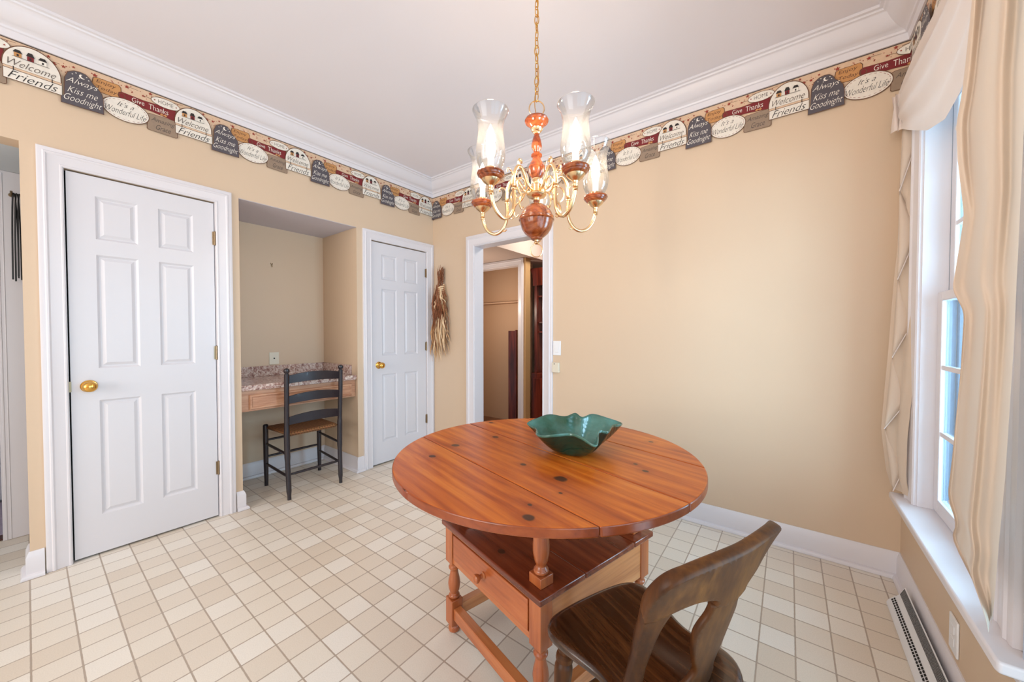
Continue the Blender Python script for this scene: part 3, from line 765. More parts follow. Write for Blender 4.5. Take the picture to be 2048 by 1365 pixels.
# ALWAYS KISS ME GOODNIGHT slate
al = [(0, 2.369), (0, 2.40), (.010, 2.41), (.012, 2.50), (.024, 2.535), (.045, 2.551), (.066, 2.555), (.085, 2.552), (.100, 2.538), (.112, 2.515), (.128, 2.50), (.142, 2.478), (.146, 2.45), (.147, 2.372)]
poly(al, 'brown'); poly(inset(al, .003), 'slate')
text('Always', .018, .128, 2.476, 2.512, 'cream', .5, -.012); text('Kiss me', .022, .126, 2.434, 2.466, 'cream', .5, -.012); text('Goodnight', .010, .140, 2.382, 2.424, 'cream', .5, -.012)
mo = [(.073 + .011 * math.cos(a), 2.532 + .011 * math.sin(a)) for a in [math.radians(t) for t in range(120, 331, 15)]] + [(.078 + .009 * math.cos(a), 2.534 + .009 * math.sin(a)) for a in [math.radians(t) for t in range(320, 119, -25)]]
poly(mo, 'cream')
for x, y in ((.040, 2.530), (.052, 2.541), (.095, 2.524), (.062, 2.520), (.088, 2.537)): star(x, y, .0035, 'cream')


def border_run(name, length, phase, T, label):
    R = MB(); n0 = math.floor(-phase / PER) - 1; n1 = math.ceil(length / PER) + 1
    for k in range(n0, n1 + 1):
        s0 = phase + k * PER
        if s0 > length or s0 + PER + .01 < 0: continue
        R.add([(x + s0, y, d) for x, y, d in U.v], []); kk = len(R.v) - len(U.v)
        for f, mi in zip(U.f, U.m): R.f.append(tuple(i + kk for i in f)); R.m.append(mi)
    me = bpy.data.meshes.new(name); me.from_pydata(R.v, [], R.f)
    for m in border_mats: me.materials.append(m)
    me.polygons.foreach_set('material_index', R.m)
    bm = bmesh.new(); bm.from_mesh(me)
    for co, no in (((0, 0, 0), (-1, 0, 0)), ((length, 0, 0), (1, 0, 0))):
        bmesh.ops.bisect_plane(bm, geom=bm.verts[:] + bm.edges[:] + bm.faces[:], plane_co=co, plane_no=no, clear_outer=True)
    for v in bm.verts: v.co = T(v.co.x, v.co.y, v.co.z)
    bm.to_mesh(me); bm.free()
    o = bpy.data.objects.new(name, me); COL.objects.link(o)
    return tag(o, label, 'wallpaper border')


LA = YB + 1.3
border_run('wallpaper_border', LA, (0.123 + 1.3) % PER, lambda s_, z, d: (XA + d, s_ - 1.3, z), 'country-signs wallpaper border above the two white doors and desk nook')
border_run('wallpaper_border', XC - XA, 0.0, lambda s_, z, d: (XA + s_, YB - d, z), 'country-signs wallpaper border above the doorway and bare tan wall behind chandelier')
border_run('wallpaper_border', 1.6, PER - ((XC - XA) % PER), lambda s_, z, d: (XC - d, YB - s_, z), 'short strip of wallpaper border on the window wall beside the swag curtain')

# ------------------------------------------------------------------ desk alcove
e = thing('built_in_desk', 'built-in desk with pink granite-look top and oak drawer front in the wall niche', 'desk', (-3.255, 1.292, 0.66))
ox = Vector((-3.255, 1.292, .66))


def DB(b, x0, x1, y0, y1, z0, z1): b.box(x0 - ox.x, x1 - ox.x, y0 - ox.y, y1 - ox.y, z0 - ox.z, z1 - ox.z)


b = MB(); DB(b, -3.548, -2.972, .874, 1.710, .802, .840); b.build('countertop', M_granite, e, bevel=.004)
b = MB(); DB(b, -3.548, -3.530, .874, 1.710, .840, .925); DB(b, -3.530, -3.05, 1.692, 1.710, .840, .925); b.build('backsplash', M_granite, e, bevel=.002)
b = MB(); DB(b, -3.020, -2.998, .874, 1.710, .655, .802); DB(b, -3.548, -3.02, .874, .89, .655, .802); DB(b, -3.548, -3.02, 1.694, 1.710, .655, .802); DB(b, -3.548, -3.53, .89, 1.694, .655, .802)
b.build('desk_apron', M_oak, e, smooth=False)
b = MB(); T = lambda h, z, d: (-2.980 + d - ox.x, h - ox.y, z - ox.z)
y0, y1, z0, z1 = .925, 1.672, .668, .770
rings = [(0, -.006), (.004, 0), (.014, .0), (.018, -.004), (.022, -.004)]
prev = None
for ins, d in rings:
    r = [T(y0 + ins, z0 + ins, d), T(y1 - ins, z0 + ins, d), T(y1 - ins, z1 - ins, d), T(y0 + ins, z1 - ins, d)]
    if prev: b.add(prev + r, [(k, (k + 1) % 4, 4 + (k + 1) % 4, 4 + k) for k in range(4)])
    prev = r
b.add(prev, [(0, 1, 2, 3)]); DB(b, -2.998, -2.986, y0, y1, z0, z1)
b.build('drawer', M_oak, e, angle=20)

e = thing('phone_jack_plate', 'small ivory phone jack plate above the desk backsplash', 'wall plate', (-3.549, 1.285, .985))
MB().box(0, .005, -.038, .038, -.052, .052).build('plate', M_ivory, e, bevel=.002)
b = MB(); b.lathe([(.006, 0), (.006, .003), (.003, .004)], (.005, 0, 0), 12, 'x'); b.build('jack', M_black, e)
e = thing('wall_hook', 'tiny brass picture hook with nails high in the desk niche', 'hook', (-3.549, 1.276, 1.785))
b = MB(); b.tube([(.001, -.008, .018), (.006, -.004, .008), (.004, 0, -.006), (.014, 0, -.016), (.016, 0, -.006)], .0022, 8); b.tube([(.001, .008, .018), (.005, .004, .008), (.004, 0, -.006)], .0022, 8); b.build('hook', M_hinge, e)

# ------------------------------------------------------------------ switches etc on the back wall
e = thing('light_switch', 'white rocker light switch beside the doorway', 'light switch', (-1.4785, YB - .0005, 1.083))
MB().box(-.035, .035, -.006, 0, -.0575, .0575).build('plate', M_white_pl, e, bevel=.002)
b = MB(); b.add([(-.017, -.007, -.034), (.017, -.007, -.034), (.017, -.012, -.030), (-.017, -.012, -.030), (-.017, -.0065, .034), (.017, -.0065, .034)], [(0, 1, 2, 3), (3, 2, 5, 4), (0, 3, 4), (1, 5, 2), (0, 4, 5, 1)]); b.build('rocker', M_white_pl, e, smooth=False)
e = thing('doorbell_box', 'small ivory wall box below the light switch', 'wall box', (-1.483, YB - .0005, .928))
MB().box(-.030, .030, -.024, 0, -.040, .040).build('housing', M_ivory, e, bevel=.003)
b = MB(); b.lathe([(.004, 0), (.004, -.002)], (-.008, -.024, .028), 10, 'y'); b.build('button', M_black, e)

# outlet on right wall
e = thing('outlet_plate', 'white outlet plate on the right wall under the sill', 'outlet', (XC - .0005, 1.815, .212))
MB().box(-.006, 0, -.036, .036, -.058, .058).build('plate', M_white_pl, e, bevel=.002)
for zz in (-.02, .02): MB().box(-.008, -.006, -.016, .016, zz - .013, zz + .013).build('receptacle', M_white_pl, e, bevel=.001)

# ------------------------------------------------------------------ baseboard heater
e = thing('baseboard_heater', 'white baseboard heater with dark louvered grille along the window wall', 'heater', (XC - .031, 1.70, 0))
L0, L1 = -.60, .575
b = MB()
pr_ = [(-.003, .002), (-.052, .002), (-.058, .010), (-.054, .022), (-.048, .030), (-.021, .058), (-.0165, .0645), (-.003, .0945), (0, .098)]
b.add([(x, L0, z) for x, z in pr_] + [(x, L1, z) for x, z in pr_], [tuple(range(9)), tuple(range(9, 18))] + [(i, (i + 1) % 9, 9 + (i + 1) % 9, 9 + i) for i in range(9)])
b.build('housing', M_steel, e, angle=20)
sx, sz = .030, .032; ln = math.hypot(sx, sz); ux, uz = sx / ln, sz / ln; nx, nz = -uz, ux
b = MB()
n = 72
for i in range(n):
    y = L0 + .015 + (L1 - L0 - .02) * i / n
    for t0, t1 in ((.006, .013), (.016, .023)):
        q = [(-.048 + ux * t + nx * .0006, .030 + uz * t + nz * .0006) for t in (t0, t1)]
        b.add([(q[0][0], y, q[0][1]), (q[1][0], y, q[1][1]), (q[1][0], y + .0125, q[1][1]), (q[0][0], y + .0125, q[0][1])], [(0, 1, 2, 3)])
b.build('perforated_grille', M_black, e, smooth=False)
b = MB()
b.add([(-.0172, L0 + .01, .0648), (-.0172, L1 - .005, .0648), (-.0037, L1 - .005, .0945), (-.0037, L0 + .01, .0945)], [(0, 1, 2, 3)])
o = b.build('grille_recess', M_black, e, smooth=False)
b = MB()
for i in range(240):
    y = L0 + .012 + (L1 - L0 - .02) * i / 240
    b.add([(-.0178, y, .0645), (-.0178, y + .0009, .0645), (-.0042, y + .0009, .0945), (-.0042, y, .0945)], [(0, 1, 2, 3)])
o = b.build('louver_fins', M_steel, e, smooth=False)

# ------------------------------------------------------------------ dried husk swag
e = thing('dried_husk_swag', 'long bunch of dried corn husks and seed heads hanging beside the doorway', 'dried swag', (-2.80, YB - .004, 1.80))
M_husk = plain('dried_husk', srgb(206, 160, 112), .7, noise=.25, nscale=60); M_husk_d = plain('dried_stem_brown', srgb(140, 84, 52), .8, noise=.3, nscale=80)
M_husk_l = plain('dried_husk_pale', srgb(230, 198, 158), .7, noise=.15, nscale=60)
rs = random.Random(5)


def strands(mb, n, x0, z0, spread0, length, lean, w0, yoff=.02, curl=.03):
    for i in range(n):
        a = rs.uniform(-1, 1); l = length * rs.uniform(.35, 1.05); z0_ = z0 - rs.uniform(0, .10); pts = []; wd = w0 * rs.uniform(.5, 1.3)
        sx_ = x0 + a * spread0; tx = sx_ + a * lean + rs.uniform(-.02, .02); cy = -yoff * rs.uniform(.3, 1.6); ph = rs.uniform(0, 6)
        m = 7
        for k in range(m):
            t = k / (m - 1)
            x = sx_ + (tx - sx_) * t ** 1.2 + math.sin(ph + t * 7) * curl * .45 * t; z = z0_ - l * t * (1 - .0); y = min(-.004, cy - .012 * math.sin(t * PI) + math.cos(ph + 5 * t) * .006)
            ww = wd * (math.sin(PI * min(1, .15 + t * .85)) * .9 + .12)
            ang = ph + t * 2.0
            pts.append((x, y, z, ww, ang))
        k0 = len(mb.v)
        for x, y, z, ww, ang in pts:
            dx, dy = math.cos(ang) * ww, math.sin(ang) * ww * .5
            mb.v.append((x - dx, min(-.001, y - dy), z)); mb.v.append((x, min(-.002, y - ww * .35), z)); mb.v.append((x + dx, min(-.001, y + dy), z))
        for k in range(m - 1):
            a_ = k0 + 3 * k; mb.f += [(a_, a_ + 1, a_ + 4, a_ + 3), (a_ + 1, a_ + 2, a_ + 5, a_ + 4)]; mb.m += [0, 0]


b = MB(); strands(b, 70, 0, .09, .034, .21, -.026, .004, .03); b.build('stems', M_husk_d, e, recalc=False)
b = MB(); strands(b, 80, 0, -.10, .045, .44, .05, .008, .05, .06); strands(b, 80, .0, -.28, .05, .46, .045, .006, .05); b.build('seed_heads', M_husk_d, e, recalc=False)
b = MB(); strands(b, 80, -.005, -.12, .035, .34, .06, .010, .035); strands(b, 80, -.02, -.40, .06, .40, .05, .011, .04); strands(b, 30, -.085, -.50, .02, .26, .03, .011, .04)
b.build('husks', M_husk, e, recalc=False)
b = MB(); strands(b, 44, .02, -.40, .055, .38, .02, .008, .05); b.build('pale_husks', M_husk_l, e, recalc=False)
b = MB(); strands(b, 40, 0, -.14, .045, .16, .04, .008, .045, .05); b.build('loose_husks', M_husk_l, e, recalc=False)
b = MB(); pts = []
for k in range(5):
    zc = -.13 - .020 * k
    pts += [(.038 * math.cos(a), -.034 + .030 * math.sin(a), zc + .018 * math.cos(a) - .020 * a / 2 / PI) for a in [2 * PI * i / 14 for i in range(14)]]
b.tube(pts, .0095, 6)
b.build('husk_tie', M_husk_l, e, recalc=False)

# ------------------------------------------------------------------ round hutch table
TR = math.radians(-14.4)
e = thing('hutch_table', 'round knotty pine table with board top, turned posts and drawer base', 'table', (-.755, 1.207, 0), TR)
R = .563; TT = .74


def board(v0, v1):
    p = []
    a0, a1 = math.asin(max(-1, v0 / R)), math.asin(min(1, v1 / R))
    for i in range(25): a = a0 + (a1 - a0) * i / 24; p.append((R * math.cos(a), R * math.sin(a)))
    for i in range(25): a = a1 + (a0 - a1) * i / 24; p.append((-R * math.cos(a), R * math.sin(a)))
    q = []
    for pt in p:
        if not q or (abs(pt[0] - q[-1][0]) + abs(pt[1] - q[-1][1])) > 1e-5: q.append(pt)
    return q


sp = [-R, -.280, .008, .310, R]; gp_ = .0011
for i in range(4):
    b = MB(); b.prism(board(sp[i] + (gp_ if i else 0), sp[i + 1] - (gp_ if i < 3 else 0)), TT - .027, TT)
    b.m = [0, 0] + [1] * (len(b.f) - 2)
    b.build('tabletop_board', [M_top, M_rim], e, bevel=.006 if False else .004, bseg=3, angle=50)
for u in (-.24, .24):
    MB().box(u - .03, u + .03, -.42, .42, TT - .045, TT - .0275).build('tabletop_batten', M_pine_y, e, bevel=.003)


def turned(b, u, v, prof): b.lathe(prof, (u, v, 0), 24)


for u in (-.235, .235):
    for v in (-.235, .235):
        b = MB(); b.box(u - .026, u + .026, v - .026, v + .026, .4515, .482)
        turned(b, u, v, [(.020, .482), (.023, .486), (.023, .493), (.017, .500), (.015, .506), (.021, .520), (.0255, .545), (.026, .565), (.023, .600), (.0175, .640), (.0145, .665), (.0175, .674), (.0225, .680), (.0225, .687), (.018, .690), (.018, .695)])
        b.build('upper_post', M_pine_z, e, bevel=.002)
for v0, v1 in ((-.292, -.097), (-.0955, .170), (.1715, .292)):
    MB().box(-.292, .292, v0, v1, .430, .451).build('lid_board', M_lid, e, bevel=.005, bseg=3)
for u in (-.255, .255):
    for v in (-.255, .255):
        b = MB(); h = .025
        b.prism([(u - h, v - h), (u + h, v - h), (u + h, v + h), (u - h, v + h)], .285, .4295)
        b.prism([(u - h, v - h), (u + h, v - h), (u + h, v + h), (u - h, v + h)], .035, .138)
        turned(b, u, v, [(.024, .286), (.019, .276), (.017, .270), (.022, .264), (.022, .258), (.015, .250), (.0165, .236), (.022, .215), (.0245, .195), (.022, .175), (.017, .160), (.016, .156), (.022, .150), (.022, .144), (.017, .138)])
        turned(b, u, v, [(.016, .037), (.015, .032), (.020, .027), (.024, .018), (.022, .006), (.016, .0005)])
        b.build('leg', M_pine_z, e, bevel=.0025)
b = MB(); b.box(.262, .276, -.230, .230, .292, .4295); b.build('side_apron', M_pine_y, e)
b = MB(); b.box(-.276, -.262, -.230, .230, .292, .4295); b.build('side_apron', M_pine_y, e)
MB().box(-.230, .230, .262, .276, .292, .4295).build('back_apron', M_pine, e)
b = MB(); b.box(-.230, .230, -.274, -.258, .292, .312); b.box(-.230, .230, -.274, -.258, .412, .4295); b.box(-.230, .230, -.258, -.250, .292, .4295); b.build('drawer_rail', M_pine, e)
dr = MB().box(-.222, .222, -.279, -.2585, .3145, .4095).build('drawer', wood('pine_drawer', [(0.3, srgb(150, 74, 36)), (0.5, srgb(180, 98, 52)), (0.7, srgb(196, 118, 66))], axis=0, stretch=8, scale=1.6, rings=6), e, bevel=.003)
b = MB(); b.lathe([(.012, 0), (.013, -.003), (.008, -.006), (.007, -.014), (.012, -.020), (.0155, -.027), (.0145, -.034), (.008, -.039), (0, -.040)], (-.01, -.279, .362), 20, 'y', cap=False); b.build('knob', M_pine_z, dr)
for s_ in (-1, 1):
    MB().box(-.231, .231, s_ * .255 - .017, s_ * .255 + .017, .062, .108).build('stretcher', M_pine, e, bevel=.003)
    MB().box(s_ * .255 - .017, s_ * .255 + .017, -.231, .231, .062, .108).build('stretcher', M_pine_y, e, bevel=.003)

# ------------------------------------------------------------------ leaf bowl
bc = Vector((-.665, 1.285, TT + .0006))
e_b = MB()
rim = [(-166, .196, .832), (-150, .150, .825), (-124, .160, .822), (-109, .158, .826), (-95, .140, .834), (-72, .105, .838), (-54, .130, .836), (-38, .178, .816), (-14, .118, .845), (4, .135, .838), (30, .145, .846),
       (50, .205, .838), (66, .170, .852), (89, .160, .858), (101, .115, .850), (116, .128, .862), (137, .118, .850), (160, .152, .856), (178, .168, .848)]
rp = [Vector((r * math.cos(math.radians(a)), r * math.sin(math.radians(a)), z - bc.z)) for a, r, z in rim]
nr = len(rp); RR = []
for i in range(nr):
    a, b_, c, d = rp[i - 1], rp[i], rp[(i + 1) % nr], rp[(i + 2) % nr]
    for k in range(7):
        t = k / 7; RR.append(0.5 * ((2 * b_) + (c - a) * t + (2 * a - 5 * b_ + 4 * c - d) * t * t + (3 * b_ - a - 3 * c + d) * t ** 3))
NB = len(RR); NV = 14
off = Vector((.005, -.01, 0))
vin = []
for i, p in enumerate(RR):
    ang = math.atan2(p.y, p.x)
    for j in range(NV):
        t = j / (NV - 1)
        base_ = off + Vector((.052 * math.cos(ang), .052 * math.sin(ang), .006))
        rr = t ** .80; zz = t ** 1.25
        x = base_.x + (p.x - base_.x) * rr; y = base_.y + (p.y - base_.y) * rr; z = base_.z + (p.z - base_.z) * zz
        vin.append((x, y, z))
b = MB(); b.v = vin
for i in range(NB):
    for j in range(NV - 1): a = i * NV + j; c = ((i + 1) % NB) * NV + j; b.f.append((a, c, c + 1, a + 1)); b.m.append(0)
b.f.append(tuple(i * NV for i in range(NB))[::-1]); b.m.append(0)
# outer shell
k = len(b.v)
for i in range(NB):
    for j in range(NV):
        x, y, z = vin[i * NV + j]; q = Vector((x - off.x, y - off.y, 0)); q.normalize(); t = j / (NV - 1)
        w_ = .006 * (1 - .35 * t)
        b.v.append((x + q.x * w_ * .8, y + q.y * w_ * .8, max(0.0002, z - w_ * .9)))
for i in range(NB):
    for j in range(NV - 1): a = k + i * NV + j; c = k + ((i + 1) % NB) * NV + j; b.f.append((a, a + 1, c + 1, c)); b.m.append(0)
    a = i * NV + NV - 1; c = ((i + 1) % NB) * NV + NV - 1; b.f.append((a, c, k + c, k + a)); b.m.append(0)
b.f.append(tuple(k + i * NV for i in range(NB))); b.m.append(0)
bw = b.build('leaf_bowl', M_bowl, loc=bc, angle=180, recalc=True)
ca = bw.data.color_attributes.new('inner', 'FLOAT_COLOR', 'POINT')
for i, dd in enumerate(ca.data):
    v_ = 1.0 if i < k else 0.0
    if i % NV == NV - 1: v_ = 2.2
    dd.color = (v_, v_, v_, 1)
tag(bw, 'green glazed leaf-shaped bowl with wavy rim on the round table', 'bowl')

# ------------------------------------------------------------------ dark wooden chair (near)
c0 = Vector((-.28, .90, 0)); fang = math.atan2(.389, -.921)
e = thing('dining_chair', 'dark walnut wooden chair with saddle seat and splat back at the round table', 'chair', c0, fang)
# local: +x = forward (towards the table), +y = sitter's left ... s axis is the mirror of it
SG = -1.0    # s = -y in this frame


def FSh(s_, z):
    return -(.144 + .26 * (z - .45)) + (min(abs(s_), .205) / .18) ** 2 * (.02 + .08 * max(0, min(1, (.787 - z) / .25)))


sh = [(-.200, .0), (-.198, .05), (-.185, .105), (-.155, .145), (-.12, .163), (-.08, .158), (-.04, .147), (.0, .148), (.04, .158), (.09, .172), (.135, .177), (.165, .165), (.185, .13), (.193, .07), (.195, 0)]
out = sh + [(x, -y) for x, y in sh[-2:0:-1]]
op = []
n = len(out)
P = [Vector((x, y)) for x, y in out]
for i in range(n):
    a, b_, c, d = P[i - 1], P[i], P[(i + 1) % n], P[(i + 2) % n]
    for k in range(3):
        t = k / 3; op.append(0.5 * ((2 * b_) + (c - a) * t + (2 * a - 5 * b_ + 4 * c - d) * t * t + (3 * b_ - a - 3 * c + d) * t ** 3))
b = MB(); ks = [0, .12, .25, .4, .55, .7, .82, .9, .95, .98, 1.0]; m = len(op)
for kk in ks:
    for p in op:
        x, y = p.x * kk, p.y * kk
        dish = -.013 * math.exp(-((x + .03) / .10) ** 2 - ((abs(y) - .075) / .065) ** 2) - .004 * math.exp(-((x + .03) / .13) ** 2 - (y / .14) ** 2)
        edge = -.010 * max(0, (kk - .9) / .1) ** 2
        b.v.append((x, y, .442 + dish + edge))
for p in op: b.v.append((p.x * 1.0, p.y * 1.0, .420))
for p in op: b.v.append((p.x * .93, p.y * .93, .408))
rows_ = len(ks) + 2
for r in range(1, rows_ - 1):
    for i in range(m): a = r * m + i; c = r * m + (i + 1) % m; b.f.append((a, c, c + m, a + m)); b.m.append(0)
for i in range(m): b.f.append((0, m + i, m + (i + 1) % m)); b.m.append(0)
b.f.append(tuple((rows_ - 1) * m + i for i in range(m))); b.m.append(0)
b.v = b.v[:]; b.build('seat', M_walnut, e, angle=60)


def shell(name, poly2, th=.018, par=e, mat=M_walnut_b, tess=3):
    """plate following the curved back; poly2 = outline in (s,z)"""
    n_ = len(poly2); q_ = []
    for i in range(n_):
        a, b_, c, d = [Vector(poly2[(i + o_) % n_]) for o_ in (-1, 0, 1, 2)]
        sharp0 = (b_ - a).normalized().dot((c - b_).normalized()) < .4; sharp1 = (c - b_).normalized().dot((d - c).normalized()) < .4
        if sharp0: a = b_ * 2 - c
        if sharp1: d = c * 2 - b_
        for k in range(3):
            t = k / 3; p = 0.5 * ((2 * b_) + (c - a) * t + (2 * a - 5 * b_ + 4 * c - d) * t * t + (3 * b_ - a - 3 * c + d) * t ** 3)
            if not q_ or (p - q_[-1]).length > .002: q_.append(p)
    if (q_[0] - q_[-1]).length < .002: q_.pop()
    if sum(q_[m_].x * q_[(m_ + 1) % len(q_)].y - q_[(m_ + 1) % len(q_)].x * q_[m_].y for m_ in range(len(q_))) < 0: q_.reverse()
    N_ = len(q_)

    def mp(s_, z, d):
        h = .002; gs = (FSh(s_ + h, z) - FSh(s_ - h, z)) / (2 * h); gz = (FSh(s_, z + h) - FSh(s_, z - h)) / (2 * h)
        n = Vector((1, -gs, -gz)).normalized()
        return (FSh(s_, z) + n.x * d, SG * (s_ + n.y * d), z + n.z * d)

    nrm = []
    for i in range(N_):
        t = (q_[(i + 1) % N_] - q_[i - 1]).normalized(); nrm.append(Vector((-t.y, t.x)))
    H = th / 2
    lv = [(.0055, -H), (.0028, -H * .88), (.0008, -H * .6), (0, 0), (.0008, H * .6), (.0028, H * .88), (.0055, H)]
    mb = MB()
    for ins, d in lv:
        for p, n in zip(q_, nrm): mb.v.append(mp(p.x + n.x * ins, p.y + n.y * ins, d))
    for r in range(len(lv) - 1):
        for i in range(N_): a = r * N_ + i; c = r * N_ + (i + 1) % N_; mb.f.append((a, c, c + N_, a + N_)); mb.m.append(0)
    for d in (-H, H):
        bm = bmesh.new(); f = bm.faces.new([bm.verts.new((p.x + n.x * .0055, p.y + n.y * .0055, 0)) for p, n in zip(q_, nrm)])
        xs = [v.co.x for v in bm.verts]; ys = [v.co.y for v in bm.verts]
        for ax, lo, hi in ((0, min(xs), max(xs)), (1, min(ys), max(ys))):
            k = lo + .009
            while k < hi - .004:
                co = [0, 0, 0]; no = [0, 0, 0]; co[ax] = k; no[ax] = 1
                bmesh.ops.bisect_plane(bm, geom=bm.verts[:] + bm.edges[:] + bm.faces[:], plane_co=co, plane_no=no); k += .013
        bm.verts.index_update()
        vs_ = [mp(v.co.x, v.co.y, d) for v in bm.verts]; fs_ = [tuple(v.index for v in f.verts) for f in bm.faces]; bm.free()
        mb.add(vs_, [t if d > 0 else t[::-1] for t in fs_])
    me = mb.mesh(name, mat, True, 180, recalc=False)
    bm = bmesh.new(); bm.from_mesh(me); bmesh.ops.remove_doubles(bm, verts=bm.verts, dist=.0002); bmesh.ops.recalc_face_normals(bm, faces=bm.faces); bm.to_mesh(me); bm.free()
    o = bpy.data.objects.new(name, me); COL.objects.link(o); o.parent = par
    return o


crest_half = [(0, .800), (.06, .801), (.11, .799), (.15, .794), (.178, .784), (.191, .768), (.195, .745), (.193, .722), (.186, .695), (.176, .668), (.160, .675), (.146, .688), (.132, .700), (.118, .707), (.100, .711), (.075, .709), (.050, .700), (.046, .686), (0, .676)]
crest = [(-a, z) for a, z in crest_half] + [(a, z) for a, z in crest_half[-2:0:-1]]
shell('crest_rail', crest, .026)
splat_h = [(.046, .684), (.050, .660), (.060, .640), (.065, .620), (.062, .595), (.055, .570), (.045, .542), (.033, .516), (.036, .500), (.046, .485), (.062, .468), (.072, .452), (.074, .438)]
shell('splat', [(-a, z) for a, z in splat_h] + [(a, z) for a, z in splat_h[::-1]], .015)
for sg in (-1, 1):
    st_o = [(.186, .696), (.176, .660), (.168, .618), (.158, .575), (.152, .537), (.152, .48), (.156, .435)]
    st_i = [(.130, .435), (.126, .48), (.126, .522), (.129, .564), (.134, .615), (.137, .655), (.136, .694), (.160, .700)]
    shell('back_stile', [(sg * a, z) for a, z in st_o] + [(sg * a, z) for a, z in st_i], .024)
for (lx, ly, fx, fy, nm) in ((.135, .125, .165, .150, 0), (.135, -.125, .165, -.150, 0), (-.125, .115, -.19, .145, 1), (-.125, -.115, -.19, -.145, 1)):
    prof = [(0, .018), (.05, .020), (.09, .0215), (.12, .016), (.135, .022), (.16, .023), (.175, .016), (.19, .021), (.21, .0235), (.26, .0235), (.36, .020), (.55, .018), (.70, .0195), (.78, .021), (.80, .015), (.82, .020), (.86, .017), (1.0, .0125)]
    if nm: prof = [(0, .017), (.3, .018), (1, .013)]
    b = MB(); pts = []; rad = []
    tp, bt = Vector((lx, ly, .415)), Vector((fx, fy, .0005))
    for t, r in prof: pts.append(tp + (bt - tp) * t); rad.append(r)
    b.tube(pts, rad, 18); b.build('leg', M_walnut_b, e)
b = MB(); b.tube([(.150, .138, .21), (.150, 0, .21), (.150, -.138, .21)], [.009, .014, .009], 12); b.build('stretcher', M_walnut_b, e)
for s_ in (-1, 1):
    b = MB(); b.tube([(.156, s_ * .141, .16), (-.0, s_ * .136, .16), (-.166, s_ * .132, .16)], [.008, .012, .008], 12); b.build('stretcher', M_walnut_b, e)

# ------------------------------------------------------------------ black ladder-back chair at the desk
e = thing('ladder_back_chair', 'black ladder-back chair with woven rush seat at the built-in desk', 'chair', (-3.07, 1.325, 0))
ch = Vector((-3.07, 1.325, 0))
for y_t, y_b in ((-.197, -.203), (.203, .176)):
    yy_ = lambda z: y_t + (y_b - y_t) * max(0, (.75 - z) / .75) ** 1.1
    pts = [(xx_, yy_(z_), z_) for xx_, z_ in ((.175, .905), (.172, .80), (.170, .60), (.172, .46), (.180, .30), (.195, .15), (.212, .0005))]
    P_ = smooth_path(pts, 5); rad = [.0165 + (.0025 if .3 < p.z < .5 else 0) - (.004 if p.z < .05 else 0) for p in P_]
    b = MB(); b.tube(P_, rad, 16)
    b.lathe([(.0165, 0), (.012, .004), (.012, .008), (.0175, .014), (.0205, .024), (.018, .036), (.010, .043), (0, .045)], (.175, y_t, .903), 18, cap=False)
    b.build('back_post', M_blackpaint, e)
for y_ in (-.205, .205):
    b = MB(); b.tube([(-.205, y_, .485), (-.205, y_, .478), (-.205, y_, .44), (-.205, y_, .2), (-.203, y_, .0005)], [.012, .018, .0185, .017, .013], 16); b.build('front_leg', M_blackpaint, e)
for zt, zb in ((.915, .838), (.765, .690), (.613, .535)):
    b = MB(); NN = 16
    for i in range(NN + 1):
        t = i / NN; y = -.197 + .40 * t; q = math.sin(PI * t)
        x = .172 + .022 * q
        top = zt - .026 * (1 - q ** .8); bot = zb - .004 + .012 * q
        for (dx, z) in ((-.005, bot), (.005, bot), (.005, top), (-.005, top)): b.v.append((x + dx, y, z))
    for i in range(NN):
        for j in range(4): a = i * 4 + j; c = i * 4 + (j + 1) % 4; b.f.append((a, c, c + 4, a + 4)); b.m.append(0)
    b.f += [(0, 1, 2, 3), (NN * 4, NN * 4 + 1, NN * 4 + 2, NN * 4 + 3)]; b.m += [0, 0]
    b.build('slat', M_blackpaint, e, bevel=.002)


def seatP(u, v):
    x = .165 - .37 * u; hw = .185 + .022 * u; y = -hw + 2 * hw * v
    return x, y


b = MB(); NU, NV2 = 24, 24
for sgn in (1, -1):
    k = len(b.v)
    for i in range(NU + 1):
        for j in range(NV2 + 1):
            u, v = i / NU, j / NV2; x, y = seatP(u, v); ed = min(u, 1 - u, v, 1 - v)
            th = .017 * min(1, (ed / .05)) ** .5
            dip = -.010 * math.sin(PI * u) * math.sin(PI * v)
            b.v.append((x, y, .458 + (dip if sgn > 0 else 0) + sgn * th + (.0012 * ((i + j) % 2) if sgn > 0 and ed > 0 else 0)))
    for i in range(NU):
        for j in range(NV2): a = k + i * (NV2 + 1) + j; b.f.append((a, a + 1, a + NV2 + 2, a + NV2 + 1)); b.m.append(0)
b.build('seat', M_rush, e, angle=60)


def rung(p, q, r=.009): b = MB(); p, q = Vector(p), Vector(q); b.tube([p, p + (q - p) * .15, p + (q - p) * .5, p + (q - p) * .85, q], [r * .75, r, r * 1.12, r, r * .75], 12); b.build('rung', M_blackpaint, e)


for y_, yb in ((-.205, -.200), (.205, .185)):
    rung((-.205, y_, .335), (.180, yb, .32)); rung((-.205, y_, .175), (.193, yb, .16))
rung((-.205, -.205, .36), (-.205, .205, .36)); rung((-.205, -.205, .23), (-.205, .205, .23)); rung((.192, -.201, .175), (.192, .182, .175))

# ------------------------------------------------------------------ chandelier
HC = Vector((-.8137, 1.24, 0))
e = thing('chandelier', 'brass and turned wood chandelier with five lit candle bulbs in clear hurricane glasses', 'chandelier', (HC.x, HC.y, ZC - .001))
Z = ZC - .001
zz = lambda z: z - Z
b = MB(); b.lathe([(.0, 0), (.062, 0), (.062, -.006), (.055, -.018), (.030, -.030), (.012, -.034), (0, -.036)], (0, 0, 0), 32, cap=False); b.build('ceiling_canopy', M_brass_l, e)
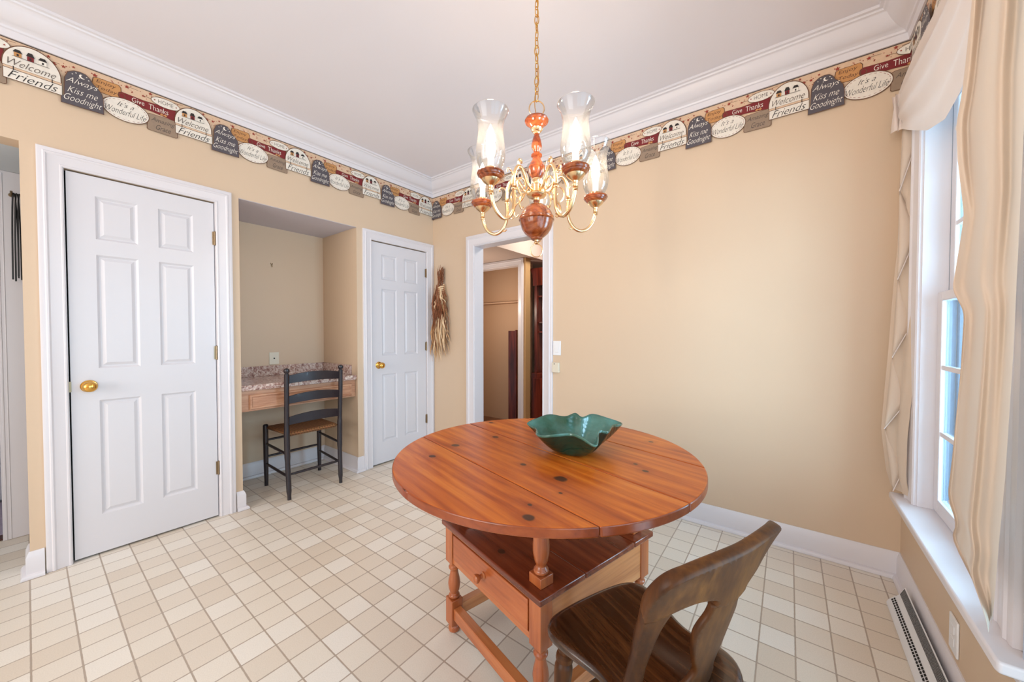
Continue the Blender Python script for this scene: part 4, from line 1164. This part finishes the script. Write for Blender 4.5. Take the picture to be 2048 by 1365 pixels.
# chain
b = MB(); ztop, zbot = 2.700, 2.128; nl = 19; pitch = (ztop - zbot) / nl
for i in range(nl):
    zc = ztop - pitch * (i + .5); a0 = (i % 2) * PI / 2 + .35 * math.sin(i * 1.7); ln_ = pitch * .5 + .0055; wd = .0085
    pts = []
    for k in range(16):
        a = 2 * PI * k / 16; pts.append((math.cos(a) * wd * math.cos(a0), math.cos(a) * wd * math.sin(a0), zz(zc) + math.sin(a) * ln_))
    b.tube(pts, .0019, 6, closed=True)
b.build('chain', M_brass, e)
b = MB(); b.tube([(.006 * math.sin(z_ * 23), .006 * math.cos(z_ * 31), zz(z_)) for z_ in [2.70 - .02 * i for i in range(32)]], .0016, 6); b.build('cord', M_brass, e)
b = MB(); b.tube([(.030 * math.cos(a) * .8, .030 * math.cos(a) * .6, zz(2.096) + .031 * math.sin(a)) for a in [2 * PI * i / 28 for i in range(28)]], .0026, 8, closed=True); b.build('top_loop', M_brass_l, e)
px = .002006
P1 = [(0, 2.066), (.012, 2.066), (.030, 2.062), (.045, 2.054), (.048, 2.047), (.045, 2.041), (.041, 2.040), (.037, 2.034), (.034, 2.033), (.027, 2.026), (.022, 2.022)]
b = MB(); b.lathe([(r, zz(z)) for r, z in P1], (0, 0, 0), 32, cap=False); b.build('column_cap', M_chwood, e)
b = MB(); b.lathe([(r, zz(z)) for r, z in [(.022, 2.022), (.024, 2.016), (.020, 2.008), (.014, 2.004), (.014, 2.000), (.011, 1.996)]], (0, 0, 0), 24, cap=False)
for k in range(10): a = 2 * PI * k / 10; b.lathe([(0, -.006), (.005, -.004), (.007, 0), (.005, .004), (0, .006)], (.017 * math.cos(a), .017 * math.sin(a), zz(2.013)), 8, cap=False)
b.build('bead_collar', M_brass_l, e)
P2 = [(.009, 1.998), (.010, 1.992), (.013, 1.985), (.017, 1.972), (.0205, 1.955), (.021, 1.946), (.018, 1.936), (.012, 1.927), (.011, 1.923), (.018, 1.918), (.022, 1.913), (.022, 1.907), (.017, 1.902), (.0165, 1.897), (.021, 1.888), (.027, 1.878),
      (.031, 1.868), (.0325, 1.866), (.0325, 1.862), (.031, 1.860), (.0315, 1.850), (.029, 1.838), (.024, 1.828), (.017, 1.820)]
b = MB(); b.lathe([(r, zz(z)) for r, z in P2], (0, 0, 0), 32); b.build('column', M_chwood, e)
P3 = [(.016, 1.822), (.017, 1.814), (.012, 1.808), (.011, 1.800), (.016, 1.797), (.026, 1.793), (.028, 1.790), (.027, 1.765), (.030, 1.763), (.038, 1.758), (.040, 1.754), (.036, 1.748), (.022, 1.742), (.013, 1.740), (.011, 1.734), (.014, 1.730)]
b = MB(); b.lathe([(r, zz(z)) for r, z in P3], (0, 0, 0), 32); b.build('hub', M_brass_l, e)
P4 = [(.010, 1.733), (.011, 1.727), (.010, 1.722), (.016, 1.720), (.034, 1.712), (.050, 1.698), (.061, 1.682), (.066, 1.670), (.069, 1.667), (.070, 1.663), (.069, 1.660), (.071, 1.657), (.071, 1.653), (.067, 1.650), (.064, 1.636), (.058, 1.618), (.047, 1.601), (.032, 1.588), (.024, 1.583), (.024, 1.579), (.016, 1.574)]
b = MB(); b.lathe([(r, zz(z)) for r, z in P4], (0, 0, 0), 40); b.build('ball', M_chwood, e)
b = MB(); b.lathe([(.010, zz(1.575)), (.008, zz(1.569)), (.010, zz(1.566)), (.010, zz(1.562)), (.005, zz(1.558))], (0, 0, 0), 16)
b.tube([(.0235 * math.cos(a) * .8, .0235 * math.cos(a) * .6, zz(1.5335) + .0265 * math.sin(a)) for a in [2 * PI * i / 30 for i in range(30)]], .0022, 8, closed=True); b.build('finial_ring', M_brass_l, e)

zcup = 1.739
arm_rz = [(.024, .030), (.045, .036), (.062, .054), (.078, .082), (.096, .096), (.114, .090), (.128, .064), (.134, .030), (.132, -.010), (.131, -.045), (.138, -.080), (.158, -.108), (.188, -.119), (.218, -.106), (.238, -.080), (.248, -.050), (.250, -.030)]
view = math.atan2(-HC.y, -HC.x)     # towards camera
angs = [view + math.radians(36 + 72 * k) + math.radians(-4) for k in range(5)]


def arm_mesh():
    b = MB(); P_ = smooth_path([(r, 0, zcup + z) for r, z in arm_rz], 5); P_ = [Vector((p.x, 0, zz(p.z))) for p in P_]
    b.tube(P_, .0068, 12)
    for r, z in ((.133, .010), (.2495, -.040)):
        b.lathe([(.006, -.012), (.009, -.010), (.009, -.006), (.007, -.003), (.0105, 0), (.007, .003), (.009, .006), (.009, .010), (.006, .012)], (r, 0, zz(zcup + z)), 14)
    return b


def scroll_list():
    out_ = []
    pts = []
    for i in range(30):
        t = i / 29; a = -1.2 + t * 7.2; r = .030 * (1 - t) + .005
        pts.append((.085 + r * math.cos(a), 0, zz(zcup + .030) + r * 1.1 * math.sin(a)))
    out_.append(MB().tube(pts, [.0036 - .0012 * i / 29 for i in range(30)], 8))
    for P_, r in (([(.100, .098), (.106, .112), (.100, .124), (.090, .120), (.090, .112)], .0042), ([(.050, .030), (.066, .006), (.084, -.004), (.098, -.022), (.100, -.045), (.090, -.060), (.079, -.052)], .0034),
                  ([(.133, .045), (.142, .062), (.156, .071), (.167, .066), (.166, .056)], .003), ([(.158, -.108), (.144, -.112), (.134, -.106)], .003)):
        out_.append(MB().tube(smooth_path([(x, 0, zz(zcup + z)) for x, z in P_], 4), r, 8))
    return out_


cone = [(.006, -.030), (.009, -.026), (.010, -.020), (.018, -.014), (.028, -.006), (.033, .002)]
cupw = [(.026, -.002), (.034, .002), (.038, .006), (.040, .0075), (.042, .0115), (.045, .013), (.047, .018), (.049, .020), (.048, .025), (.043, .027), (.020, .027)]
sock = [(.020, .026), (.020, .042), (.012, .044)]
glass_o = [(.020, .030), (.030, .033), (.041, .045), (.049, .063), (.0525, .085), (.051, .112), (.047, .140), (.0445, .165), (.0455, .190), (.051, .212), (.059, .230), (.064, .240)]
arm0 = None
proto = {}
for k, a in enumerate(angs):
    if k == 0:
        A = arm_mesh().build('arm', M_brass_l, e)
        kids = []
        kids += [m_.build('scroll', M_brass_l, A) for m_ in scroll_list()]
        b = MB(); b.lathe([(r, zz(zcup + z)) for r, z in cone], (.25, 0, 0), 24); kids.append(b.build('brass_cone', M_brass_l, A))
        b = MB(); b.lathe([(r, zz(zcup + z)) for r, z in cupw], (.25, 0, 0), 32); kids.append(b.build('drip_cup', M_chwood, A))
        b = MB(); b.lathe([(r, zz(zcup + z)) for r, z in sock], (.25, 0, 0), 24); kids.append(b.build('glass_holder', M_brass_l, A))
        b = MB(); b.lathe([(.0115, zz(zcup + .040)), (.0115, zz(zcup + .112)), (.008, zz(zcup + .114))], (.25, 0, 0), 20); kids.append(b.build('candle_sleeve', M_candle, A))
        b = MB(); b.lathe([(.008, .112), (.0125, .122), (.0165, .137), (.0165, .148), (.013, .162), (.008, .176), (.0035, .186), (.001, .193)], (.25, 0, zz(zcup)), 20); kids.append(b.build('bulb', M_bulb, A))
        b = MB(); b.lathe(glass_o + [(r - .0018, z) for r, z in glass_o[::-1]], (.25, 0, zz(zcup)), 40, cap=False); kids.append(b.build('glass_shade', M_glass, A, recalc=True, angle=80))
        A.rotation_euler = (0, 0, a); A0 = A
    else:
        A = A0.copy(); COL.objects.link(A); A.parent = e; A.rotation_euler = (0, 0, a)
        for c in kids: d = c.copy(); COL.objects.link(d); d.parent = A

# ------------------------------------------------------------------ curtains
# near side panel
ed = [(2.30, 1.40), (2.045, 1.457), (1.848, 1.511), (1.761, 1.553), (1.66, 1.535), (1.598, 1.512), (1.509, 1.478), (1.40, 1.520), (1.321, 1.552), (1.255, 1.461), (1.10, 1.475), (.882, 1.515), (.748, 1.548), (.694, 1.476), (.640, 1.512), (.619, 1.46), (.60, 1.36), (.56, 1.268)][::-1]
er = [(.56, 1.258), (.62, 1.247), (.74, 1.235), (.9, 1.214), (1.165, 1.194), (1.6, 1.178), (2.30, 1.160)]


def sm_edge(z):
    s_ = 0; n_ = 0
    for dz in (-.016, -.008, 0, .008, .016): s_ += lerp_tab(ed, z + dz); n_ += 1
    return s_ / n_


def nearP(u, v):
    z = .563 + (2.30 - .563) * v; yl = sm_edge(z); yr = lerp_tab(er, z)
    # hem falls lower towards the right edge
    zb = .563 + .062 * max(0, 1 - abs(u)) ** .6
    y = yl + (yr - yl) * u
    amp = .012 + .010 * v
    q = .336 / .36
    x = .336 + .010 * math.sin(u * 9.5 + .5 * math.sin(z * 2) - .6) + .003 * math.sin(u * 21 + z * 1.2) + .004 * math.sin(z * 14) * max(0, 1 - u * 5)
    y *= x / .36; z = 1.2 + (z - 1.2) * q
    return (x, y, z)


e = thing('curtain_panel', 'long cream curtain panel with folded edge at the near end of the window', 'curtain', (.352, 1.35, 2.30))
b = MB(); b.grid(lambda u, v: Vector(nearP(u, v)) - Vector((.352, 1.35, 2.30)), 70, 120); b.build('panel', M_curtain, e, recalc=False, angle=180)
# rolled lining visible behind the cascade folds
for zc, hh, yy in ((1.29, .12, 1.50), (1.74, .12, 1.52), (.70, .10, 1.50)):
    b = MB(); b.add([(.362 - .352, yy + .052 - 1.35, zc + .03 - 2.30), (.372 - .352, yy - .06 - 1.35, zc + hh - 2.30), (.372 - .352, yy - .06 - 1.35, zc - .06 - 2.30)], [(0, 1, 2)])
    b.build('lining_fold', M_swag, e, recalc=False)

# swag across the head of the window
e = thing('swag_valance', 'cream swag valance over the window with a zigzag-folded cascade hanging in the corner', 'curtain', (.37, 1.87, 2.28)); o1 = Vector((.37, 1.87, 2.28))
low = [(1.20, 2.20), (1.34, 2.10), (1.43, 2.02), (1.55, 1.955), (1.66, 1.905), (1.78, 1.885), (1.95, 1.925), (2.15, 2.015), (2.30, 2.085), (2.43, 2.135)]
top = [(1.20, 2.36), (1.6, 2.285), (1.82, 2.285), (2.1, 2.30), (2.30, 2.300), (2.42, 2.29)]


def swP(u, v):
    y = 2.435 - 1.22 * u; zt_, zb_ = lerp_tab(top, y), lerp_tab(low, y)
    z = zt_ + (zb_ - zt_) * v
    bulge = math.sin(PI * min(1, v * 1.05)) * .022 * math.sin(PI * min(1, max(0, u * .95 + .08)))
    fold = .010 * math.sin(v * 20 + u * 5) * math.sin(PI * u * .9 + .3)
    return Vector((.396 - bulge * .9 - fold * .7, y * 1.03, 1.2 + (z - 1.2) * 1.03)) - o1


b = MB(); b.grid(swP, 90, 70); b.build('drape', M_swag, e, recalc=False, angle=180)
b = MB()
def tailP(u, v):
    y = 2.445 - .06 * u; z = 2.30 - (.165 + .02 * u) * v
    return Vector((.368 + .050 * u + .006 * math.sin(u * 16 + v * 3), y + .012 * math.sin(u * 20), z)) - o1
b.grid(tailP, 24, 14); b.build('tail', M_swag, e, recalc=False, angle=180)
b = MB(); b.tube([Vector((.418, 2.50, 2.312)) - o1, Vector((.418, 1.0, 2.312)) - o1], .009, 12)
for yy in (2.46, 1.9, 1.45): b.tube([Vector((.418, yy, 2.312)) - o1, Vector((.4465, yy, 2.312)) - o1], .006, 8)
b.build('curtain_rod', M_white_pl, e)

# far cascade (jabot)
o0 = o1
# positions: left edge on the plane y=2.47.., right edge nearer
L_ed = [(.452, .402), (.55, .378), (.70, .362), (.746, .358), (.95, .368), (1.12, .378), (1.451, .392), (1.60, .400), (2.0, .405), (2.28, .41)]
b = MB()


def backP(u, v):
    z = .475 + (2.28 - .475) * v; xl = lerp_tab(L_ed, z); wdt = .062 - .030 * max(0, (.75 - z) / .3)
    return Vector((xl + wdt * u + .004 * math.sin(u * 14), 2.47 - .13 * u + .006 * math.sin(z * 6 + u * 5), z)) - o0


b.grid(backP, 24, 80); e = b.build('cascade', M_curtain, e, recalc=False, angle=180)
zig = [(2.10, .46), (1.86, .40), (1.657, .462), (1.451, .400), (1.274, .462), (1.087, .388), (.917, .458), (.746, .366), (.589, .440), (.455, .400)]


def J(xm, zm, y): return Vector((xm * y / 2.45, y, 1.2 + (zm - 1.2) * y / 2.45)) - o0


def flap(name, A, B_, C, bul, mat):
    """softly bulged triangular fold of cloth"""
    b = MB(); n = 9; idx = {}
    for i in range(n + 1):
        for j in range(n + 1 - i):
            u, v = i / n, j / n; w_ = 1 - u - v
            p = A * w_ + B_ * u + C * v; p = p + Vector((-.35, -1, 0)) * bul * (27 * u * v * w_) ** .7
            idx[i, j] = len(b.v); b.v.append(tuple(p))
    for i in range(n):
        for j in range(n - i):
            b.f.append((idx[i, j], idx[i + 1, j], idx[i, j + 1])); b.m.append(0)
            if i + j < n - 1: b.f.append((idx[i + 1, j], idx[i + 1, j + 1], idx[i, j + 1])); b.m.append(0)
    return b.build(name, mat, e, recalc=False, angle=180, solid=.0015)


for i in range(1, len(zig), 2):
    (zo, xo_), (zi, xi) = zig[i - 1], zig[i]
    zp, xp = zig[i - 2] if i > 1 else (2.26, .41)
    flap('folded_tier', J(xp, zp + .01, 2.445), J(xo_, zo, 2.40), J(xi, zi, 2.375), .010, M_curtain)
    if i + 1 < len(zig):
        zn, xn = zig[i + 1]
        flap('back_tier', J(xo_ + .004, zo + .01, 2.425), J(xi + .004, zi + .005, 2.44), J(xn, zn, 2.405), .006, M_curtain)
    b = MB(); b.tube([J(xo_, zo, 2.399), J(xi, zi, 2.374)], .0022, 6); b.build('hem', M_swag, e)

# ------------------------------------------------------------------ side opening (far left)
b = MB()
b.box(-3.72, -3.62, -.102, 1.0, 0, 2.25)      # hall wall with casing edge
struct(b.build('wall_side_hall', plain('side_hall_grey_white', srgb(196, 202, 208), .45), smooth=False))
b = MB(); b.box(-3.62, -3.60, -.102, -.0, .001, 2.133); b.box(-3.605, -3.598, -.094, -.085, .001, 2.12); b.box(-3.605, -3.598, -.075, -.07, .001, 2.12)
struct(b.build('trim_2', M_trim, bevel=.002))
b = MB(); b.box(-3.64, XA - TH, -.02, .10, 0, 2.126); struct(b.build('wall_side_return', plain('side_hall_white', srgb(206, 210, 214), .5), smooth=False)) if False else None
b = MB(); b.box(-5.5, -3.7205, -2.2, .4, 2.132, 2.25); struct(b.build('ceiling_side_hall', M_ceil, smooth=False))
b = MB(); b.box(-3.6195, XA - TH - .0005, -1.3, .12, 2.134, 2.16); struct(b.build('ceiling_side_opening', plain('side_ceiling', srgb(214, 218, 222), .8), smooth=False))
struct(MB().box(-5.6, -3.701, -2.2, .4, -.05, -.001).build('floor_side_hall', plain('side_hall_carpet', srgb(176, 160, 176), .8, noise=.2, nscale=40), smooth=False))
struct(MB().box(-3.70, -3.62, -2.2, .0, .0005, .008).build('trim_3', M_blind, smooth=False))
e = sempty('door_5', (-4.45, -.5, 0))
b = MB(); T = lambda h, z, d: (d, h, z)
panel_face(b, -.9, .9, .02, 2.05, [(-.7, -.1, .25, .85), (.1, .7, .25, .85), (-.7, -.1, 1.0, 1.9), (.1, .7, 1.0, 1.9)], T); b.build('door_slab', M_door, e, recalc=False, angle=20)
struct(MB().box(-4.60, -4.50, -2.2, .4, 0, 2.2).build('wall_side_far', plain('side_far_paint', srgb(206, 212, 222), .6), smooth=False))

e = thing('leather_straps', 'dark looped straps hanging from a hook inside the left opening', 'straps', (-3.585, -.05, 2.0))
b = MB(); b.tube([(.0, .01, .0), (.02, .01, -.005), (.035, .01, .012)], .005, 8); b.lathe([(.012, 0), (.010, .006)], (-.012, .01, 0), 12, 'x'); b.build('hook', M_hinge, e)
for k, (yy, ln_) in enumerate(((.018, .49), (.028, .50), (.038, .47))):
    b = MB(); pts = [(.022 + .004 * k, yy - .010, -ln_), (.022 + .004 * k, yy - .008, -.2), (.022, yy - .004, -.03), (.022, yy, .006), (.022, yy + .006, -.03), (.022 + .004 * k, yy + .010, -.2), (.022 + .004 * k, yy + .010, -ln_ + .01)]
    b.tube(smooth_path(pts, 6), .0045, 8, flat=.5); b.build('strap', M_leather, e)

# ------------------------------------------------------------------ hall beyond the doorway
Yw = 3.62; xo = -2.454
b = MB()
b.box(-5.0, -3.62, Yw, Yw + .1, 0, 2.112); b.box(-3.62, -2.637, Yw, Yw + .1, 2.035, 2.112); b.box(-2.637, -2.53, Yw, Yw + .1, 0, 2.112)
struct(b.build('wall_hall_closet', plain('hall_paint_ochre', srgb(190, 152, 104), .6), smooth=False))
b = MB(); b.box(-5.0, -4.9, YB, 5.2, 0, ZC); b.box(-5.0, XC + .1, 5.2, 5.3, 0, ZC); b.box(XC - .4, XC - .3, YB + TH, 5.2, 0, ZC)
struct(b.build('wall_hall', plain('hall_paint_pale', srgb(212, 206, 200), .6), smooth=False))
b = MB(); b.box(-5.0, XC, YB + TH, 5.3, ZC, ZC + .1); struct(b.build('ceiling_hall', M_ceil, smooth=False))
b = MB(); b.box(-5.0, xo, 2.935, 5.2, 2.113, 2.70); struct(b.build('ceiling_hall_soffit', plain('soffit_paint', srgb(196, 176, 164), .7), smooth=False))
b = MB(); b.box(-5.0, XC, YB + .06, 5.3, -.05, 0); struct(b.build('floor_hall', M_hallfloor, smooth=False))
b = MB(); b.box(-3.8, -2.70, 4.0, 4.02, 0, 2.112); b.box(-3.85, -3.75, Yw + .1, 4.0, 0, 2.112); b.box(-2.72, -2.70, Yw + .1, 4.0, 0, 2.112)
struct(b.build('wall_closet_back', plain('closet_paint_tan', srgb(206, 170, 138), .6), smooth=False))
e = sempty('door_6', (-3.1, Yw, 0))
casing('casing', (0, -1, 0), (-.45, 0, .001), (-.45, 0, 2.03), (.463, 0, 2.03), (.463, 0, .001), wide=.078, parent=e)
b = MB(); b.box(.463, .470, 0, .1, 0, 2.03); b.box(-.52, .47, 0, .1, 2.03, 2.04); b.build('door_jamb', M_trim, e, smooth=False)
o = MB().box(-3.748, -2.721, 3.85, 3.999, 1.605, 1.620).build('closet_shadow_shelf', plain('shadow_shelf_paint', srgb(196, 160, 130), .6)); tag(o, 'added tan shelf in the hall closet that shades the wall above it', 'shelf')  # shelf added to make the shadow line on the closet wall
e = thing('closet_shade_panel', 'upright dark panel standing in for shade in the hall closet, with a red wooden edge', 'shade panel', (-2.93, 3.90, 0))
MB().box(-.07, .045, -.012, .012, .0005, 1.235).build('panel', M_cherry, e, bevel=.003)  # dark sheet put where the closet is mostly in shade
MB().box(.0455, .067, -.018, .018, .0005, 1.245).build('edge_stile', M_cherry, e, bevel=.003)
# hall stand
e = thing('hall_stand', 'dark red cherry hutch with cornice and open shelves seen through the doorway', 'hutch', (-2.30, 4.05, 0))
q = MB().box(-.285, -.245, -.16, .16, .70, 1.93).build('side_post', M_cherry, e, bevel=.003)
MB().box(.245, .285, -.16, .16, .70, 1.93).build('side_post', M_cherry, e, bevel=.003)
b = MB(); b.prism([(-.335, 2.02), (-.335, 2.00), (-.315, 1.985), (-.295, 1.95), (-.287, 1.86), (-.285, 1.80), (.285, 1.80), (.287, 1.86), (.295, 1.95), (.315, 1.985), (.335, 2.00), (.335, 2.02)], -.19, .17, lambda a, c, d: (a, d, c)); b.build('cornice', M_cherry, e)
for z_ in (1.66, 1.33, 1.21): MB().box(-.244, .244, -.13, .13, z_, z_ + .018).build('shelf', M_cherry, e)
MB().box(-.30, .30, -.20, .17, .0005, .70).build('base_cabinet', M_cherry, e, bevel=.004)
for sx_ in (-.145, .145): MB().box(sx_ - .125, sx_ + .125, -.212, -.201, .06, .64).build('cabinet_door', M_cherry, e, bevel=.006)
tag(MB().lathe([(0, 0), (.05, 0), (.055, .05), (.075, .10), (.06, .13)], (-2.17, 4.05, 1.3485), 20).build('plant_pot', M_ivory), 'pale pot on the hutch shelf beyond the doorway', 'pot')
